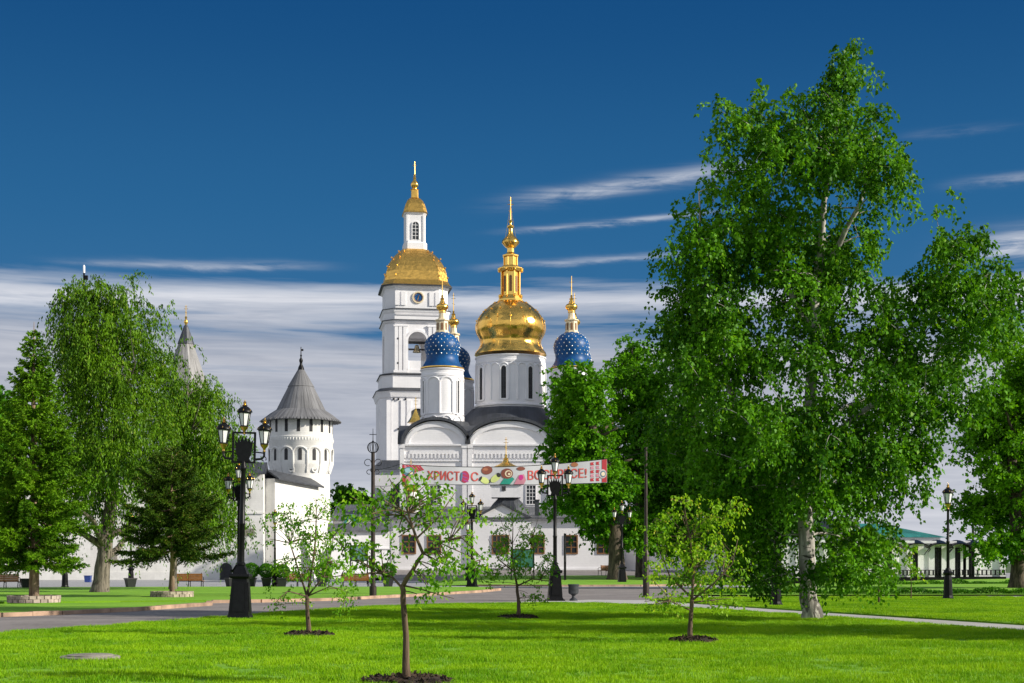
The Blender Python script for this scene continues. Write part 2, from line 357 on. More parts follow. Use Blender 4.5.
# ------------------------------------------------------------------ mesh building
class MB:
    def __init__(s): s.v, s.f, s.mi, s.sm, s.mats = [], [], [], [], []
    def slot(s, m):
        if m not in s.mats: s.mats.append(m)
        return s.mats.index(m)
    def add(s, vs, fs, m=None, smooth=False):
        o = len(s.v); s.v += [tuple(p) for p in vs]
        k = s.slot(m) if m else 0
        for f in fs:
            s.f.append([i + o for i in f]); s.mi.append(k); s.sm.append(smooth)
        return s
    def box(s, x0, x1, y0, y1, z0, z1, m=None):
        vs = [(x, y, z) for z in (z0, z1) for y in (y0, y1) for x in (x0, x1)]
        return s.add(vs, [(0, 2, 3, 1), (4, 5, 7, 6), (0, 1, 5, 4), (2, 6, 7, 3), (0, 4, 6, 2), (1, 3, 7, 5)], m)
    def taper(s, cx, cy, z0, hx0, hy0, z1, hx1, hy1, m=None):
        vs = [(cx - hx0, cy - hy0, z0), (cx + hx0, cy - hy0, z0), (cx + hx0, cy + hy0, z0), (cx - hx0, cy + hy0, z0),
              (cx - hx1, cy - hy1, z1), (cx + hx1, cy - hy1, z1), (cx + hx1, cy + hy1, z1), (cx - hx1, cy + hy1, z1)]
        return s.add(vs, [(3, 2, 1, 0), (4, 5, 6, 7), (0, 1, 5, 4), (1, 2, 6, 5), (2, 3, 7, 6), (3, 0, 4, 7)], m)
    def lathe(s, prof, seg=32, m=None, c=(0, 0, 0), smooth=True, rot=0.0, ring=None):
        """prof: (r, z) bottom to top; ring: list of unit (x, y) for non-round sections"""
        if ring is None: ring = [(math.cos(2 * PI * i / seg + rot), math.sin(2 * PI * i / seg + rot)) for i in range(seg)]
        n = len(ring); vs = []; fs = []
        for r, z in prof: vs += [(c[0] + x * r, c[1] + y * r, c[2] + z) for x, y in ring]
        for k in range(len(prof) - 1):
            for i in range(n):
                j = (i + 1) % n
                fs.append((k * n + i, k * n + j, (k + 1) * n + j, (k + 1) * n + i))
        fs.append(tuple(range(n - 1, -1, -1))); fs.append(tuple((len(prof) - 1) * n + i for i in range(n)))
        return s.add(vs, fs, m, smooth)
    def prism(s, poly, y0, y1, m=None, axis='y'):
        """poly: (u, z) outline, extruded along y (or x)"""
        n = len(poly)
        if axis == 'y': vs = [(u, y0, z) for u, z in poly] + [(u, y1, z) for u, z in poly]
        elif axis == 'x': vs = [(y0, u, z) for u, z in poly] + [(y1, u, z) for u, z in poly]
        else: vs = [(u, z, y0) for u, z in poly] + [(u, z, y1) for u, z in poly]
        fs = [tuple(range(n)), tuple(range(2 * n - 1, n - 1, -1))]
        fs += [(i, i + n, (i + 1) % n + n, (i + 1) % n) for i in range(n)]
        return s.add(vs, fs, m)
    def tube(s, pts, rad, seg=8, m=None, smooth=True, cap=True):
        pts = [Vector(p) for p in pts]; n = len(pts)
        if not hasattr(rad, '__len__'): rad = [rad] * n
        vs, fs = [], []; up = Vector((0, 0, 1))
        t0 = (pts[1] - pts[0]).normalized()
        nrm = t0.cross(up)
        if nrm.length < 1e-3: nrm = t0.cross(Vector((1, 0, 0)))
        nrm.normalize()
        for i in range(n):
            t = (pts[min(i + 1, n - 1)] - pts[max(i - 1, 0)])
            t = t.normalized() if t.length > 1e-9 else t0
            nrm = (nrm - t * nrm.dot(t))
            if nrm.length < 1e-6: nrm = t.orthogonal()
            nrm.normalize(); bn = t.cross(nrm)
            for k in range(seg):
                a = 2 * PI * k / seg
                vs.append(pts[i] + (nrm * math.cos(a) + bn * math.sin(a)) * rad[i])
        for i in range(n - 1):
            for k in range(seg):
                j = (k + 1) % seg
                fs.append((i * seg + k, i * seg + j, (i + 1) * seg + j, (i + 1) * seg + k))
        if cap:
            fs.append(tuple(range(seg - 1, -1, -1))); fs.append(tuple((n - 1) * seg + k for k in range(seg)))
        return s.add(vs, fs, m, smooth)
    def build(s, name, m=None, parent=None, recalc=True):
        me = bpy.data.meshes.new(name)
        me.from_pydata(s.v, [], s.f)
        if m: me.materials.append(m)
        else:
            for q in s.mats: me.materials.append(q)
        if not m: me.polygons.foreach_set('material_index', s.mi)
        me.polygons.foreach_set('use_smooth', s.sm)
        if recalc:
            import bmesh
            bm = bmesh.new(); bm.from_mesh(me); bmesh.ops.recalc_face_normals(bm, faces=bm.faces[:])
            if any(s.sm):
                for ed in bm.edges:
                    if len(ed.link_faces) == 2 and ed.calc_face_angle(0) > R(38): ed.smooth = False
            bm.to_mesh(me); bm.free()
        me.update()
        o = bpy.data.objects.new(name, me); COL.objects.link(o)
        if parent: o.parent = parent
        return o

def tag(o, label=None, cat=None, group=None, kind=None):
    for k, v in (('label', label), ('category', cat), ('group', group), ('kind', kind)):
        if v: o[k] = v
    return o
def thing(name, label, cat, loc=(0, 0, 0), rz=0.0, group=None):
    o = bpy.data.objects.new(name, None); o.empty_display_size = 0.3
    COL.objects.link(o); o.location = loc; o.rotation_euler = (0, 0, rz)
    return tag(o, label, cat, group)
def copy_tree(o, parent=None):
    c = o.copy(); COL.objects.link(c)
    if parent: c.parent = parent
    for ch in [q for q in bpy.data.objects if q.parent == o]:
        copy_tree(ch, c)
    return c
def place(c, loc, rz=0.0, label=None, group=None):
    c.location = loc; c.rotation_euler = (0, 0, rz)
    if label: c['label'] = label
    if group: c['group'] = group
    return c

def arch_poly(cx, hw, z0, zs, hh=None, n=14):
    """outline of an opening: rectangle to zs topped by a half ellipse of height hh"""
    hh = hw if hh is None else hh
    p = [(cx - hw, z0), (cx + hw, z0)]
    p += [(cx + hw * math.cos(PI * i / n), zs + hh * math.sin(PI * i / n)) for i in range(n + 1)]
    return p
def arch_band(cx, hw, z0, zs, w, hh=None, n=16):
    """a list of quads (as 4-point polys) forming an archivolt of width w around an opening"""
    hh = hw if hh is None else hh
    inn = [(cx + hw, z0)] + [(cx + hw * math.cos(PI * i / n), zs + hh * math.sin(PI * i / n)) for i in range(n + 1)] + [(cx - hw, z0)]
    out = [(cx + hw + w, z0)] + [(cx + (hw + w) * math.cos(PI * i / n), zs + (hh + w) * math.sin(PI * i / n)) for i in range(n + 1)] + [(cx - hw - w, z0)]
    return inn + out[::-1]
def ell(cx, hw, z, hh, n=24):
    return [(cx + hw * math.cos(PI * i / n), z + hh * math.sin(PI * i / n)) for i in range(n + 1)]

def leaf_mesh(name, centres, axis, size, aspect, mat, parent, rs, fold=0.25, shape='rhomb'):
    """one folded leaf per centre; axis: unit vectors of the leaves' length"""
    n = len(centres)
    rnd = rs.normal(size=(n, 3)); side = np.cross(axis, rnd); side /= np.linalg.norm(side, axis=1, keepdims=True) + 1e-9
    nrm = np.cross(side, axis)
    L = (size * rs.uniform(0.7, 1.3, n))[:, None]; W = L * aspect
    v = np.empty((n, 4, 3))
    v[:, 0] = centres - axis * L * 0.5
    v[:, 1] = centres + side * W * 0.5 + nrm * W * fold - axis * L * 0.08
    v[:, 2] = centres + axis * L * 0.5
    v[:, 3] = centres - side * W * 0.5 + nrm * W * fold - axis * L * 0.08
    me = bpy.data.meshes.new(name)
    me.vertices.add(4 * n); me.loops.add(4 * n); me.polygons.add(n)
    me.vertices.foreach_set('co', v.reshape(-1).astype(np.float32))
    me.loops.foreach_set('vertex_index', np.arange(4 * n, dtype=np.int32))
    me.polygons.foreach_set('loop_start', np.arange(0, 4 * n, 4, dtype=np.int32))
    me.polygons.foreach_set('loop_total', np.full(n, 4, dtype=np.int32))
    me.materials.append(mat); me.update(calc_edges=True)
    o = bpy.data.objects.new(name, me); COL.objects.link(o)
    if parent: o.parent = parent
    return o
def unit(a): return a / (np.linalg.norm(a, axis=1, keepdims=True) + 1e-9)
# ------------------------------------------------------------------ ground, paving, lawns
def sheet(name, poly, z, m, kind='structure', thick=0.0, kerb=None):
    mb = MB(); n = len(poly)
    if thick:
        vs = [(x, y, z - thick) for x, y in poly] + [(x, y, z) for x, y in poly]
        fs = [tuple(range(n, 2 * n))] + [(i, (i + 1) % n, (i + 1) % n + n, i + n) for i in range(n)]
        mb.add(vs, fs)
    else:
        mb.add([(x, y, z) for x, y in poly], [tuple(range(n))])
    o = mb.build(name, m); o['kind'] = kind
    return o
def kerb(name, pts, w, h, m, gap=None):
    """a kerb of separate stones along a polyline"""
    mb = MB(); rr = random.Random(len(pts))
    for (p, q) in zip(pts[:-1], pts[1:]):
        p = Vector((*p, 0)); q = Vector((*q, 0)); L = (q - p).length; n = max(1, round(L / 1.1)); t = (q - p) / n
        nv = Vector((-t.y, t.x, 0)).normalized() * w / 2
        for i in range(n):
            a = p + t * (i + .008); b = p + t * (i + .992); hh = h + rr.uniform(-.008, .008); s = rr.uniform(-.01, .01)
            o = Vector((0, s, 0))
            vs = [a - nv + o, b - nv + o, b + nv + o, a + nv + o]
            mb.add([(v.x, v.y, 0) for v in vs] + [(v.x, v.y, hh) for v in vs], [(4, 5, 6, 7), (0, 1, 5, 4), (1, 2, 6, 5), (2, 3, 7, 6), (3, 0, 4, 7)])
    o = mb.build(name, m); o['kind'] = 'structure'
    return o
GR = lambda L: [G(*p) for p in L]
sheet('ground', [(-1500, -400), (1500, -400), (1500, 3000), (-1500, 3000)], -0.004, M['earth'])
sheet('road', [(-60, -30), (60, -30), (60, 90), (-60, 90)], 0.0, M['asphalt'])
sheet('plaza', [(-90, 90.02), (75, 90.02), (75, 260), (-90, 260)], 0.004, M['plaza'])
front_edge = GR([(-40, 637), (0, 634), (60, 630.5), (120, 626), (180, 621.5), (230, 617.5), (280, 613.5), (330, 610), (380, 607.3), (430, 605.6), (480, 604.6), (520, 604), (560, 603.8), (600, 604.3), (640, 605.6),
                 (690, 608.8), (750, 612.6), (800, 616), (860, 620.3), (900, 623.2), (960, 627.5), (1024, 632.3)])
front = [(-13.2, 23), (-17.5, 6), (-20, -20)][::-1] + front_edge + [(15.0, 23), (22, 5), (24, -20)]
sheet('lawn', front, 0.035, M['lawn'], thick=0.04)
# the pale path along the lawn's far edge
near = [(x, y) for x, y in GR([(470, 604.3), (520, 603.6), (560, 603.3), (600, 603.9), (640, 605.1), (690, 608.2), (750, 612), (800, 615.4), (860, 619.6), (900, 622.5), (960, 626.8), (1024, 631.5)])] + [(15.4, 23), (23, 5)]
far = [(25.5, 5), (17.3, 23)] + GR([(1024, 626), (960, 621.8), (900, 618), (860, 615.4), (800, 611.5), (750, 608.2), (700, 604.6), (670, 602.2), (650, 600.4), (590, 600.0), (560, 601.0), (520, 602.0), (480, 603.0)])
sheet('path', near + far, 0.012, M['concrete'])
D = GR([(1024, 625.6), (960, 621.4), (900, 617.6), (860, 615), (800, 611.1), (750, 607.8), (700, 604.2), (672, 602.2), (655, 600.9), (690, 598.9), (740, 598.2), (800, 598.1), (1150, 598.1)])
sheet('side_lawn', [(17.6, 23), (26, 5), (60, 5)][::-1] + D, 0.05, M['lawn'], thick=0.05)
sheet('crossing_path', GR([(690, 598.6), (1180, 598.0), (1180, 596.2), (690, 596.6)]), 0.012, M['concrete'])
def rising_lawn():
    front = [(690, 596.2), (800, 596.1), (900, 596.0), (1000, 595.9), (1300, 595.8)]; back = [(690, 592.5), (800, 584.8), (900, 583.6), (1000, 582.6), (1300, 580)]
    mb = MB(); n = 6; vs = []
    for (fa, fb) in zip(front, back):
        f = Vector((*G(*fa), 0)); q = Vector((*G(*fb), 0)); q.y += .5; rise = max(0, min(1, (fb[0] - 780) / 230.0)) * .28
        for j in range(n + 1): t = j / n; vs.append((f.x + (q.x - f.x) * t, f.y + (q.y - f.y) * t, .07 + rise * t * t * (3 - 2 * t)))
    mb.add(vs, [(i * (n + 1) + j, (i + 1) * (n + 1) + j, (i + 1) * (n + 1) + j + 1, i * (n + 1) + j + 1) for i in range(4) for j in range(n)], None, True)
    o = mb.build('far_lawn', M['lawn'], recalc=False); o['kind'] = 'structure'
rising_lawn()
# left: kerbed grass strips
A1 = GR([(-300, 641), (0, 616.5), (60, 614.4), (130, 611), (207, 605.4), (207, 604.2), (130, 605.0), (0, 606.6), (-300, 613)])
sheet('kerbside_lawn', A1, 0.10, M['lawn'], thick=0.1)
kerb('kerb', GR([(-300, 641.4), (0, 616.9), (60, 614.8), (130, 611.4), (209, 605.6), (210, 603.9)]), 0.22, 0.125, M['kerb'])
AB = GR([(-300, 609), (0, 604.4), (120, 603.2), (210, 602.8), (260, 602.2), (330, 600.4), (400, 597), (440, 594.6), (480, 592.2), (497, 590.6), (490, 588.6), (400, 588.2), (200, 588.2), (0, 589), (-300, 590.6)])
sheet('park_lawn', AB, 0.10, M['lawn'], thick=0.1)
kerb('kerb', GR([(212, 603.1), (260, 602.5), (330, 600.7), (400, 597.3), (440, 594.9), (480, 592.5), (499, 590.5)]), 0.25, 0.125, M['kerb'])
sheet('lawn_footpath', GR([(-300, 612.6), (0, 606.2), (130, 604.7), (205, 603.9), (205, 603.2), (120, 603.6), (0, 604.8), (-300, 609.4)]), 0.03, M['concrete'])
def church_rise(d):                                                       # the ground climbs gently to the church
    return .1 + .34 * max(0, min(1, (d - 96) / 29.0)) if d < 125 else .44 + .39 * min(1, (d - 125) / 17.0)
def slope(name, m, px, d0f, d1, n, lip):
    mb = MB(); vs = []
    for p in px:
        for j in range(n + 1):
            d = d0f(p) + (d1 - d0f(p)) * j / n; vs.append((X(p, d), d, church_rise(d) + lip))
    k = n + 1
    mb.add(vs, [(i * k + j, (i + 1) * k + j, (i + 1) * k + j + 1, i * k + j + 1) for i in range(len(px) - 1) for j in range(n)], None, True)
    e0 = [(x, y, 0.0) for x, y, z_ in vs[:k]]; e1 = [(x, y, 0.0) for x, y, z_ in vs[-k:]]
    mb.add([(x - 3.0, y, z_) for x, y, z_ in e0] + vs[:k], [(j, j + k, j + 1 + k, j + 1) for j in range(n)])
    mb.add([(x + 3.0, y, z_) for x, y, z_ in e1] + vs[-k:], [(j, j + 1, j + 1 + k, j + k) for j in range(n)])
    f = [vs[i * k] for i in range(len(px))]; mb.add([(x, y - 3.5, -.002) for x, y, z_ in f] + f, [(i, i + 1, i + 1 + len(px), i + len(px)) for i in range(len(px) - 1)]) if lip else None
    o = mb.build(name, m, recalc=False); o['kind'] = 'structure'
slope('church_lawn', M['lawn'], (474, 500, 560, 600, 640, 700, 760, 830), lambda p: DG({474: 586.0, 500: 586.2, 560: 586.4, 600: 586.3, 640: 586.2, 700: 585.4, 760: 584.8, 830: 584.2}[p]), 125.0, 6, 0.0)
slope('forecourt', M['asphalt'], (392, 474, 560, 640, 740, 830), lambda p: 124.9, 141.8, 5, -.01)
kerb('kerb', GR([(473, 586.3), (560, 586.7), (640, 586.5), (700, 585.7)]), 0.28, 0.125, M['kerb'])
# mown grass in front: blades
def grass_blades():
    rs = np.random.RandomState(5); mb = MB()
    for i in range(44):
        x, y = rs.uniform(-.16, .16, 2); a = rs.uniform(0, PI * 2); h = rs.uniform(.035, .075); w = rs.uniform(.004, .008); l = rs.uniform(-.03, .03, 2)
        cx, sx = math.cos(a) * w, math.sin(a) * w
        mb.add([(x - cx, y - sx, 0), (x + cx, y + sx, 0), (x + cx * .6 + l[0] * .5, y + sx * .6 + l[1] * .5, h * .6), (x + l[0], y + l[1], h), (x - cx * .6 + l[0] * .5, y - sx * .6 + l[1] * .5, h * .6)], [(0, 1, 2, 3, 4)])
    me_o = mb.build('grass_tuft', M['grass'], recalc=False)
    me = me_o.data; bpy.data.objects.remove(me_o)
    tuft = bpy.data.objects.new('grass_tuft', me)          # only used as instance geometry, not linked to the scene
    poly = [(-14, 17), (-11.8, 31.2)] + [p for p in front_edge[1:]] + [(11.4, 31.8), (14, 22), (14, 17)]
    def emitter(name, poly, z, label):
        mb = MB(); mb.add([(x, y, z) for x, y in poly], [tuple(range(len(poly)))])
        o = mb.build(name, M['grass'], recalc=False)
        if o.data.polygons[0].normal.z < 0: o.data.flip_normals()
        tag(o, label, 'grass', kind='stuff')
        return o
    ng = bpy.data.node_groups.new('scatter_tufts', 'GeometryNodeTree')
    ng.interface.new_socket('Geometry', in_out='INPUT', socket_type='NodeSocketGeometry')
    ng.interface.new_socket('Geometry', in_out='OUTPUT', socket_type='NodeSocketGeometry')
    N = ng.nodes.new; gi = N('NodeGroupInput'); go = N('NodeGroupOutput')
    di = N('GeometryNodeDistributePointsOnFaces'); di.inputs['Density'].default_value = 34.0
    oi = N('GeometryNodeObjectInfo'); oi.inputs['Object'].default_value = tuft
    ip = N('GeometryNodeInstanceOnPoints')
    rv = N('FunctionNodeRandomValue'); rv.data_type = 'FLOAT_VECTOR'; rv.inputs[0].default_value = (0, 0, 0); rv.inputs[1].default_value = (0.12, 0.12, 6.28)
    nz = N('ShaderNodeTexNoise'); nz.inputs['Scale'].default_value = 0.7
    mr = N('ShaderNodeMapRange'); mr.inputs[1].default_value = 0.3; mr.inputs[2].default_value = 0.7; mr.inputs[3].default_value = 0.55; mr.inputs[4].default_value = 1.15
    l = ng.links.new
    l(gi.outputs[0], di.inputs['Mesh']); l(di.outputs['Points'], ip.inputs['Points']); l(oi.outputs['Geometry'], ip.inputs['Instance'])
    l(rv.outputs[0], ip.inputs['Rotation']); l(nz.outputs[0], mr.inputs[0]); l(mr.outputs[0], ip.inputs['Scale']); l(ip.outputs[0], go.inputs[0])
    for nm, pl, z, lab in (('grass', poly, 0.036, 'short bright green mown grass of the front lawn'),
                           ('grass', [(17.5, 23)] + D[:8] + GR([(655, 600.9), (690, 598.9), (740, 598.2), (800, 598.1), (1060, 598.1)]) + [(22, 30)], 0.051, 'mown grass of the side lawn beyond the pale path')):
        o = emitter(nm, pl, z, lab)
        md = o.modifiers.new('tufts', 'NODES'); md.node_group = ng
grass_blades()
# ------------------------------------------------------------------ buildings
def orth_cross(parent, x, y, z0, h, w, t=0.09, m=None, name='cross'):
    mb = MB()
    mb.tube([(x, y, z0), (x, y, z0 + h)], [t, t * .55], 6)
    for zz, ww, sl in ((z0 + h * .86, w * .28, 0), (z0 + h * .70, w * .5, 0), (z0 + h * .42, w * .3, .12)):
        mb.tube([(x - ww, y, zz + sl * w), (x + ww, y, zz - sl * w)], t * .55, 5)
    mb.lathe([(t * 2.2, 0), (t * 2.6, t * 2), (t * 1.4, t * 4)], 10, None, (x, y, z0 - t))
    return mb.build(name, m or M['gold_fit'], parent)

def flat_window(parent, x0, x1, z0, z1, y, frame, nx=2, nz=3, w=0.12, fw=0.06, name='window', pane=M['pane'], facing=-1):
    """a window on a wall facing -y: proud frame with bars; pane is its sub-part"""
    mb = MB(); ya, yb = (y - .08, y + .02)
    mb.box(x0 - w, x0, ya, yb, z0 - w, z1 + w); mb.box(x1, x1 + w, ya, yb, z0 - w, z1 + w)
    mb.box(x0, x1, ya, yb, z1, z1 + w); mb.box(x0, x1, ya, yb, z0 - w, z0)
    for i in range(1, nx):
        xx = x0 + (x1 - x0) * i / nx; mb.box(xx - fw / 2, xx + fw / 2, ya + .03, yb - .03, z0, z1)
    for i in range(1, nz):
        zz = z0 + (z1 - z0) * i / nz
        for q in range(nx):
            xa = x0 + (x1 - x0) * q / nx + (fw / 2 if q else 0); xb = x0 + (x1 - x0) * (q + 1) / nx - (fw / 2 if q < nx - 1 else 0)
            mb.box(xa, xb, ya + .035, yb - .035, zz - fw / 2, zz + fw / 2)
    f = mb.build(name, frame, parent)
    p = MB(); p.box(x0 + .001, x1 - .001, y - .025, y - .012, z0 + .001, z1 - .001)
    p.build('pane', pane, f)
    return f

def cyl_pt(c, r, th, z): return (c[0] + r * math.sin(th), c[1] - r * math.cos(th), z)   # th = 0 faces -y
def drum_relief(mb, c, r, zb, zt, n, off, pil=.16, arch_r=None, t=.07, lower=None):
    """blind arcade on a drum: half-columns and arches as tubes lying on the wall"""
    st = 2 * PI / n
    for i in range(n):
        th0 = off + i * st - st / 2
        mb.tube([cyl_pt(c, r, th0, zb), cyl_pt(c, r, th0, zt)], t * 1.25, 6)
        pts = []
        for k in range(9):
            a = PI * k / 8
            pts.append(cyl_pt(c, r, off + i * st - math.cos(a) * st / 2, zt + math.sin(a) * st * r / 2))
        mb.tube(pts, t, 6)
def drum_window(parent, c, r, th, hw, z0, zs, frame, bars=7):
    ux = Vector((math.cos(th), math.sin(th), 0)); out = Vector((math.sin(th), -math.cos(th), 0))
    base = Vector((c[0], c[1], 0)) + out * (r - .01)
    def W(u, z, o): return base + ux * u + out * o + Vector((0, 0, z))
    def strip(mb, poly, o0, o1):
        n = len(poly); vs = [W(u, z, o0) for u, z in poly] + [W(u, z, o1) for u, z in poly]
        mb.add(vs, [tuple(range(n)), tuple(range(2 * n - 1, n - 1, -1))] + [(i, i + n, (i + 1) % n + n, (i + 1) % n) for i in range(n)])
    mb = MB()
    pts = [W(-hw, z0, .06)] + [W(-hw, zs, .06)] + [W(-hw * math.cos(PI * k / 10), zs + hw * math.sin(PI * k / 10), .06) for k in range(1, 10)] + [W(hw, zs, .06), W(hw, z0, .06)]
    mb.tube(pts, .085, 6)
    strip(mb, [(-hw - .12, z0 - .14), (hw + .12, z0 - .14), (hw + .12, z0), (-hw - .12, z0)], 0, .16)
    f = mb.build('window', frame, parent)
    p = MB(); strip(p, arch_poly(0, hw, z0, zs, None, 10), .0, .05); p.build('pane', M['void'], f)
    g = MB()
    for i in range(1, bars):
        zz = z0 + (zs - z0) * i / bars; g.tube([W(-hw, zz, .08), W(hw, zz, .08)], .022, 4)
    g.tube([W(0, z0, .08), W(0, zs + hw, .08)], .025, 4)
    g.build('grille', M['bin'], f)
    return f

def cathedral():
    x0 = X(510, 155); root = thing('cathedral', 'white cathedral with one large gilded onion dome among blue domes dotted with stars', 'cathedral', (x0, 155, 0))
    zS, zA = 14.4, 17.0
    bays = [(-8.1, 3.05), (0.0, 4.15), (8.1, 3.05)]
    w = MB(); T = M['white']
    w.box(-11.8, 11.8, 0, 23, 0, zS)
    for cx, hw in bays:                                                     # gables under the arched roof
        w.prism(ell(cx, hw + .45, zS, zA - zS), 0.0, 22.9)
        w.prism(arch_band(cx, hw - .15, zS - .02, zS + .1, .42, zA - zS - .75), -.16, 0)
        w.box(cx - hw + .2, cx + hw - .2, -.10, 0, zS - 1.0, zS - .62)
    for px in (-11.75, -4.95, -4.35, 4.35, 4.95, 11.75):                     # pilasters
        w.box(px - .24, px + .24, -.22, 0, 0, zS - .35)
        w.box(px - .32, px + .32, -.30, 0, zS - .35, zS - .1)
    w.box(-11.95, 11.95, -.30, 0, zS - .1, zS + .08)                         # cornice
    w.box(-11.9, 11.9, -.12, -.001, 12.6, 12.75)
    for i in range(56):                                                      # dentil frieze
        xx = -11.5 + i * .41
        w.box(xx, xx + .2, -.14, 0, 12.95, 13.4)
    w.box(-12.0, 12.0, -.18, 0, 0, .9)
    for y in (4, 12, 19): w.prism(ell(y, 3.3, zS, 2.2), -11.8, -11.0, axis='x'); w.prism(ell(y, 3.3, zS, 2.2), 11.0, 11.8, axis='x')
    w.build('wall', T, root)
    r = MB()
    for cx, hw in bays:
        H = hw + .45
        o = ell(cx, H + .30, zS + .1, zA - zS + .32); i_ = ell(cx, H + .004, zS + .1, zA - zS + .02)
        r.prism(o + i_[::-1], -.42, 22.5)
    for y in (4, 12, 19):
        o = ell(y, 3.95, zS + .1, 2.35); i_ = ell(y, 3.5, zS + .1, 2.02)
        r.prism(o + i_[::-1], -12.25, 12.25, axis='x')
    r.lathe([(8.6, 15.6), (7.4, 16.6), (6.2, 17.6), (5.2, 18.55), (4.45, 19.25)], 48, None, (0, 10, 0))
    for sx in (-1, 1):
        for yy in (5, 15.2): r.lathe([(3.9, 15.4), (3.2, 16.4), (2.66, 17.3)], 32, None, (sx * 7.35, yy, 0))
    r.build('roof', M['dark_roof'], root)
    # windows of the front wall
    for px in (-5.9 + .0, 2.4):
        pass
    flat_window(root, X(526.5, 155) - x0, X(535.5, 155) - x0, Z(504, 155), Z(485.5, 155), 0, M['trim'], 3, 5, .10, .05)
    flat_window(root, -8.7, -7.6, Z(504, 155), Z(485.5, 155), 0, M['trim'], 3, 5, .10, .05)
    flat_window(root, 7.6, 8.7, Z(504, 155), Z(485.5, 155), 0, M['trim'], 3, 5, .10, .05)
    # main drum
    def drum(c, rad, zb, zt, n, off, wins, whw, name='drum'):
        d = MB(); rl = lambda *a: d.lathe(*a)
        d.lathe([(rad + .12, zb), (rad + .12, zb + .25), (rad, zb + .3), (rad, zt - .9), (rad + .08, zt - .85), (rad + .08, zt - .6), (rad + .02, zt - .55), (rad + .02, zt - .2), (rad + .14, zt - .12), (rad + .14, zt)], 56, None, (c[0], c[1], 0))
        H = zt - zb
        drum_relief(d, (c[0], c[1]), rad, zb + H * .22, zt - 1.0 - rad * PI / n, n, off, t=.13 if rad < 3 else .13)
        if rad < 3:                                                          # kokoshnik ring at the foot of the small drums
            for i in range(n):
                th = off + i * 2 * PI / n
                pts = [cyl_pt(c, rad + .05, th - math.cos(PI * k / 8) * PI / n * .92, zb + .1 + math.sin(PI * k / 8) * 1.05) for k in range(9)]
                d.tube(pts, .09, 6)
            d.lathe([(rad + .05, zb + 1.32), (rad + .1, zb + 1.36), (rad + .1, zb + 1.46), (rad + .05, zb + 1.5)], 48, None, (c[0], c[1], 0))
        else:
            d.lathe([(rad + .14, zb + .75), (rad + .2, zb + .8), (rad + .2, zb + .95), (rad + .14, zb + 1.0)], 56, None, (c[0], c[1], 0))
        o = d.build(name, T, root)
        for th in wins: drum_window(o, c, rad, th, whw, zb + H * .22 + (.05 if rad > 3 else 0), zt - 1.3 - whw, M['trim'])
        return o
    C0 = (0.05, 10.0)
    drum(C0, 4.0, 18.7, 25.25, 24, R(-11), [R(-11 + 45 * k) for k in range(-3, 5)], .36)
    k = 165 / F
    # the gilded dome
    zz = lambda py, d=165: Z(py, d)
    p = [(4.18, zz(355.5)), (4.1, zz(353)), (3.72, zz(349)), (3.5, zz(345)), (3.52, zz(341)), (3.68, zz(338)), (3.95, zz(334)), (4.06, zz(330)), (4.05, zz(326)), (3.9, zz(321)), (3.6, zz(316.5)), (3.1, zz(311.5)), (2.5, zz(307)), (1.9, zz(303.5)), (1.35, zz(301.5)), (1.2, zz(300))]
    mb = MB(); mb.lathe(p, 56, None, (C0[0], C0[1], 0))
    for i in range(16):
        th = 2 * PI * i / 16
        mb.tube([cyl_pt(C0, rr + .0, th, z_) for rr, z_ in p[2:]], .035, 4)
        for rr, z_ in (p[9], p[11], p[13]): 
            q = cyl_pt(C0, rr + .05, th, z_); mb.lathe([(.02, -.1), (.11, -.05), (.11, .05), (.02, .1)], 6, None, q)
    dome = mb.build('dome', M['gold'], root)
    l = MB()                                                                 # two-tier gilded lantern
    zl0, zl1, zl2, zl3 = zz(301), zz(268.5), zz(255.5), zz(247.5)
    l.lathe([(1.5, zl0 - .25), (1.5, zl0 + .1), (1.32, zl0 + .15), (1.2, zl0 + .5), (1.0, zl0 + .6), (1.0, zl1 - .5), (1.25, zl1 - .4), (1.45, zl1 - .1), (1.45, zl1), (1.1, zl1 + .1), (.98, zl1 + .25), (.78, zl1 + .3), (.78, zl2 - .25), (.98, zl2 - .15), (.98, zl2), (.6, zl2 + .15), (.42, zl2 + .35), (.4, zl3 - .1), (.62, zl3)], 8, None, (C0[0], C0[1], 0), False, PI / 8)
    for i in range(8):
        th = R(22.5) + i * PI / 4
        l.tube([cyl_pt(C0, 1.12, th, zl0 + .5), cyl_pt(C0, 1.12, th, zl1 - .45)], .12, 6)
        for z_, q in ((zl0 + .5, 1.32), (zl1 - .2, 1.42)): l.lathe([(.03, -.2), (.18, -.08), (.18, .08), (.03, .2)], 8, None, cyl_pt(C0, q, th, z_))
        l.tube([cyl_pt(C0, .82, th, zl1 + .3), cyl_pt(C0, .82, th, zl2 - .2)], .08, 6)
    lan = l.build('lantern', M['gold_fit'], dome)
    op = MB()
    for i in range(8):
        th = i * PI / 4; u = Vector((math.cos(th), math.sin(th), 0)); o_ = Vector((math.sin(th), -math.cos(th), 0))
        b = Vector((C0[0], C0[1], 0)) + o_ * .935
        poly = arch_poly(0, .16, zl0 + 1.0, zl1 - 1.1, None, 8)
        vs = [b + u * a + Vector((0, 0, z_)) for a, z_ in poly] + [b + o_ * .04 + u * a + Vector((0, 0, z_)) for a, z_ in poly]; n = len(poly)
        op.add(vs, [tuple(range(n)), tuple(range(2 * n - 1, n - 1, -1))] + [(a, a + n, (a + 1) % n + n, (a + 1) % n) for a in range(n)])
    op.build('lantern_opening', M['frame_brown'], dome)
    o = MB()
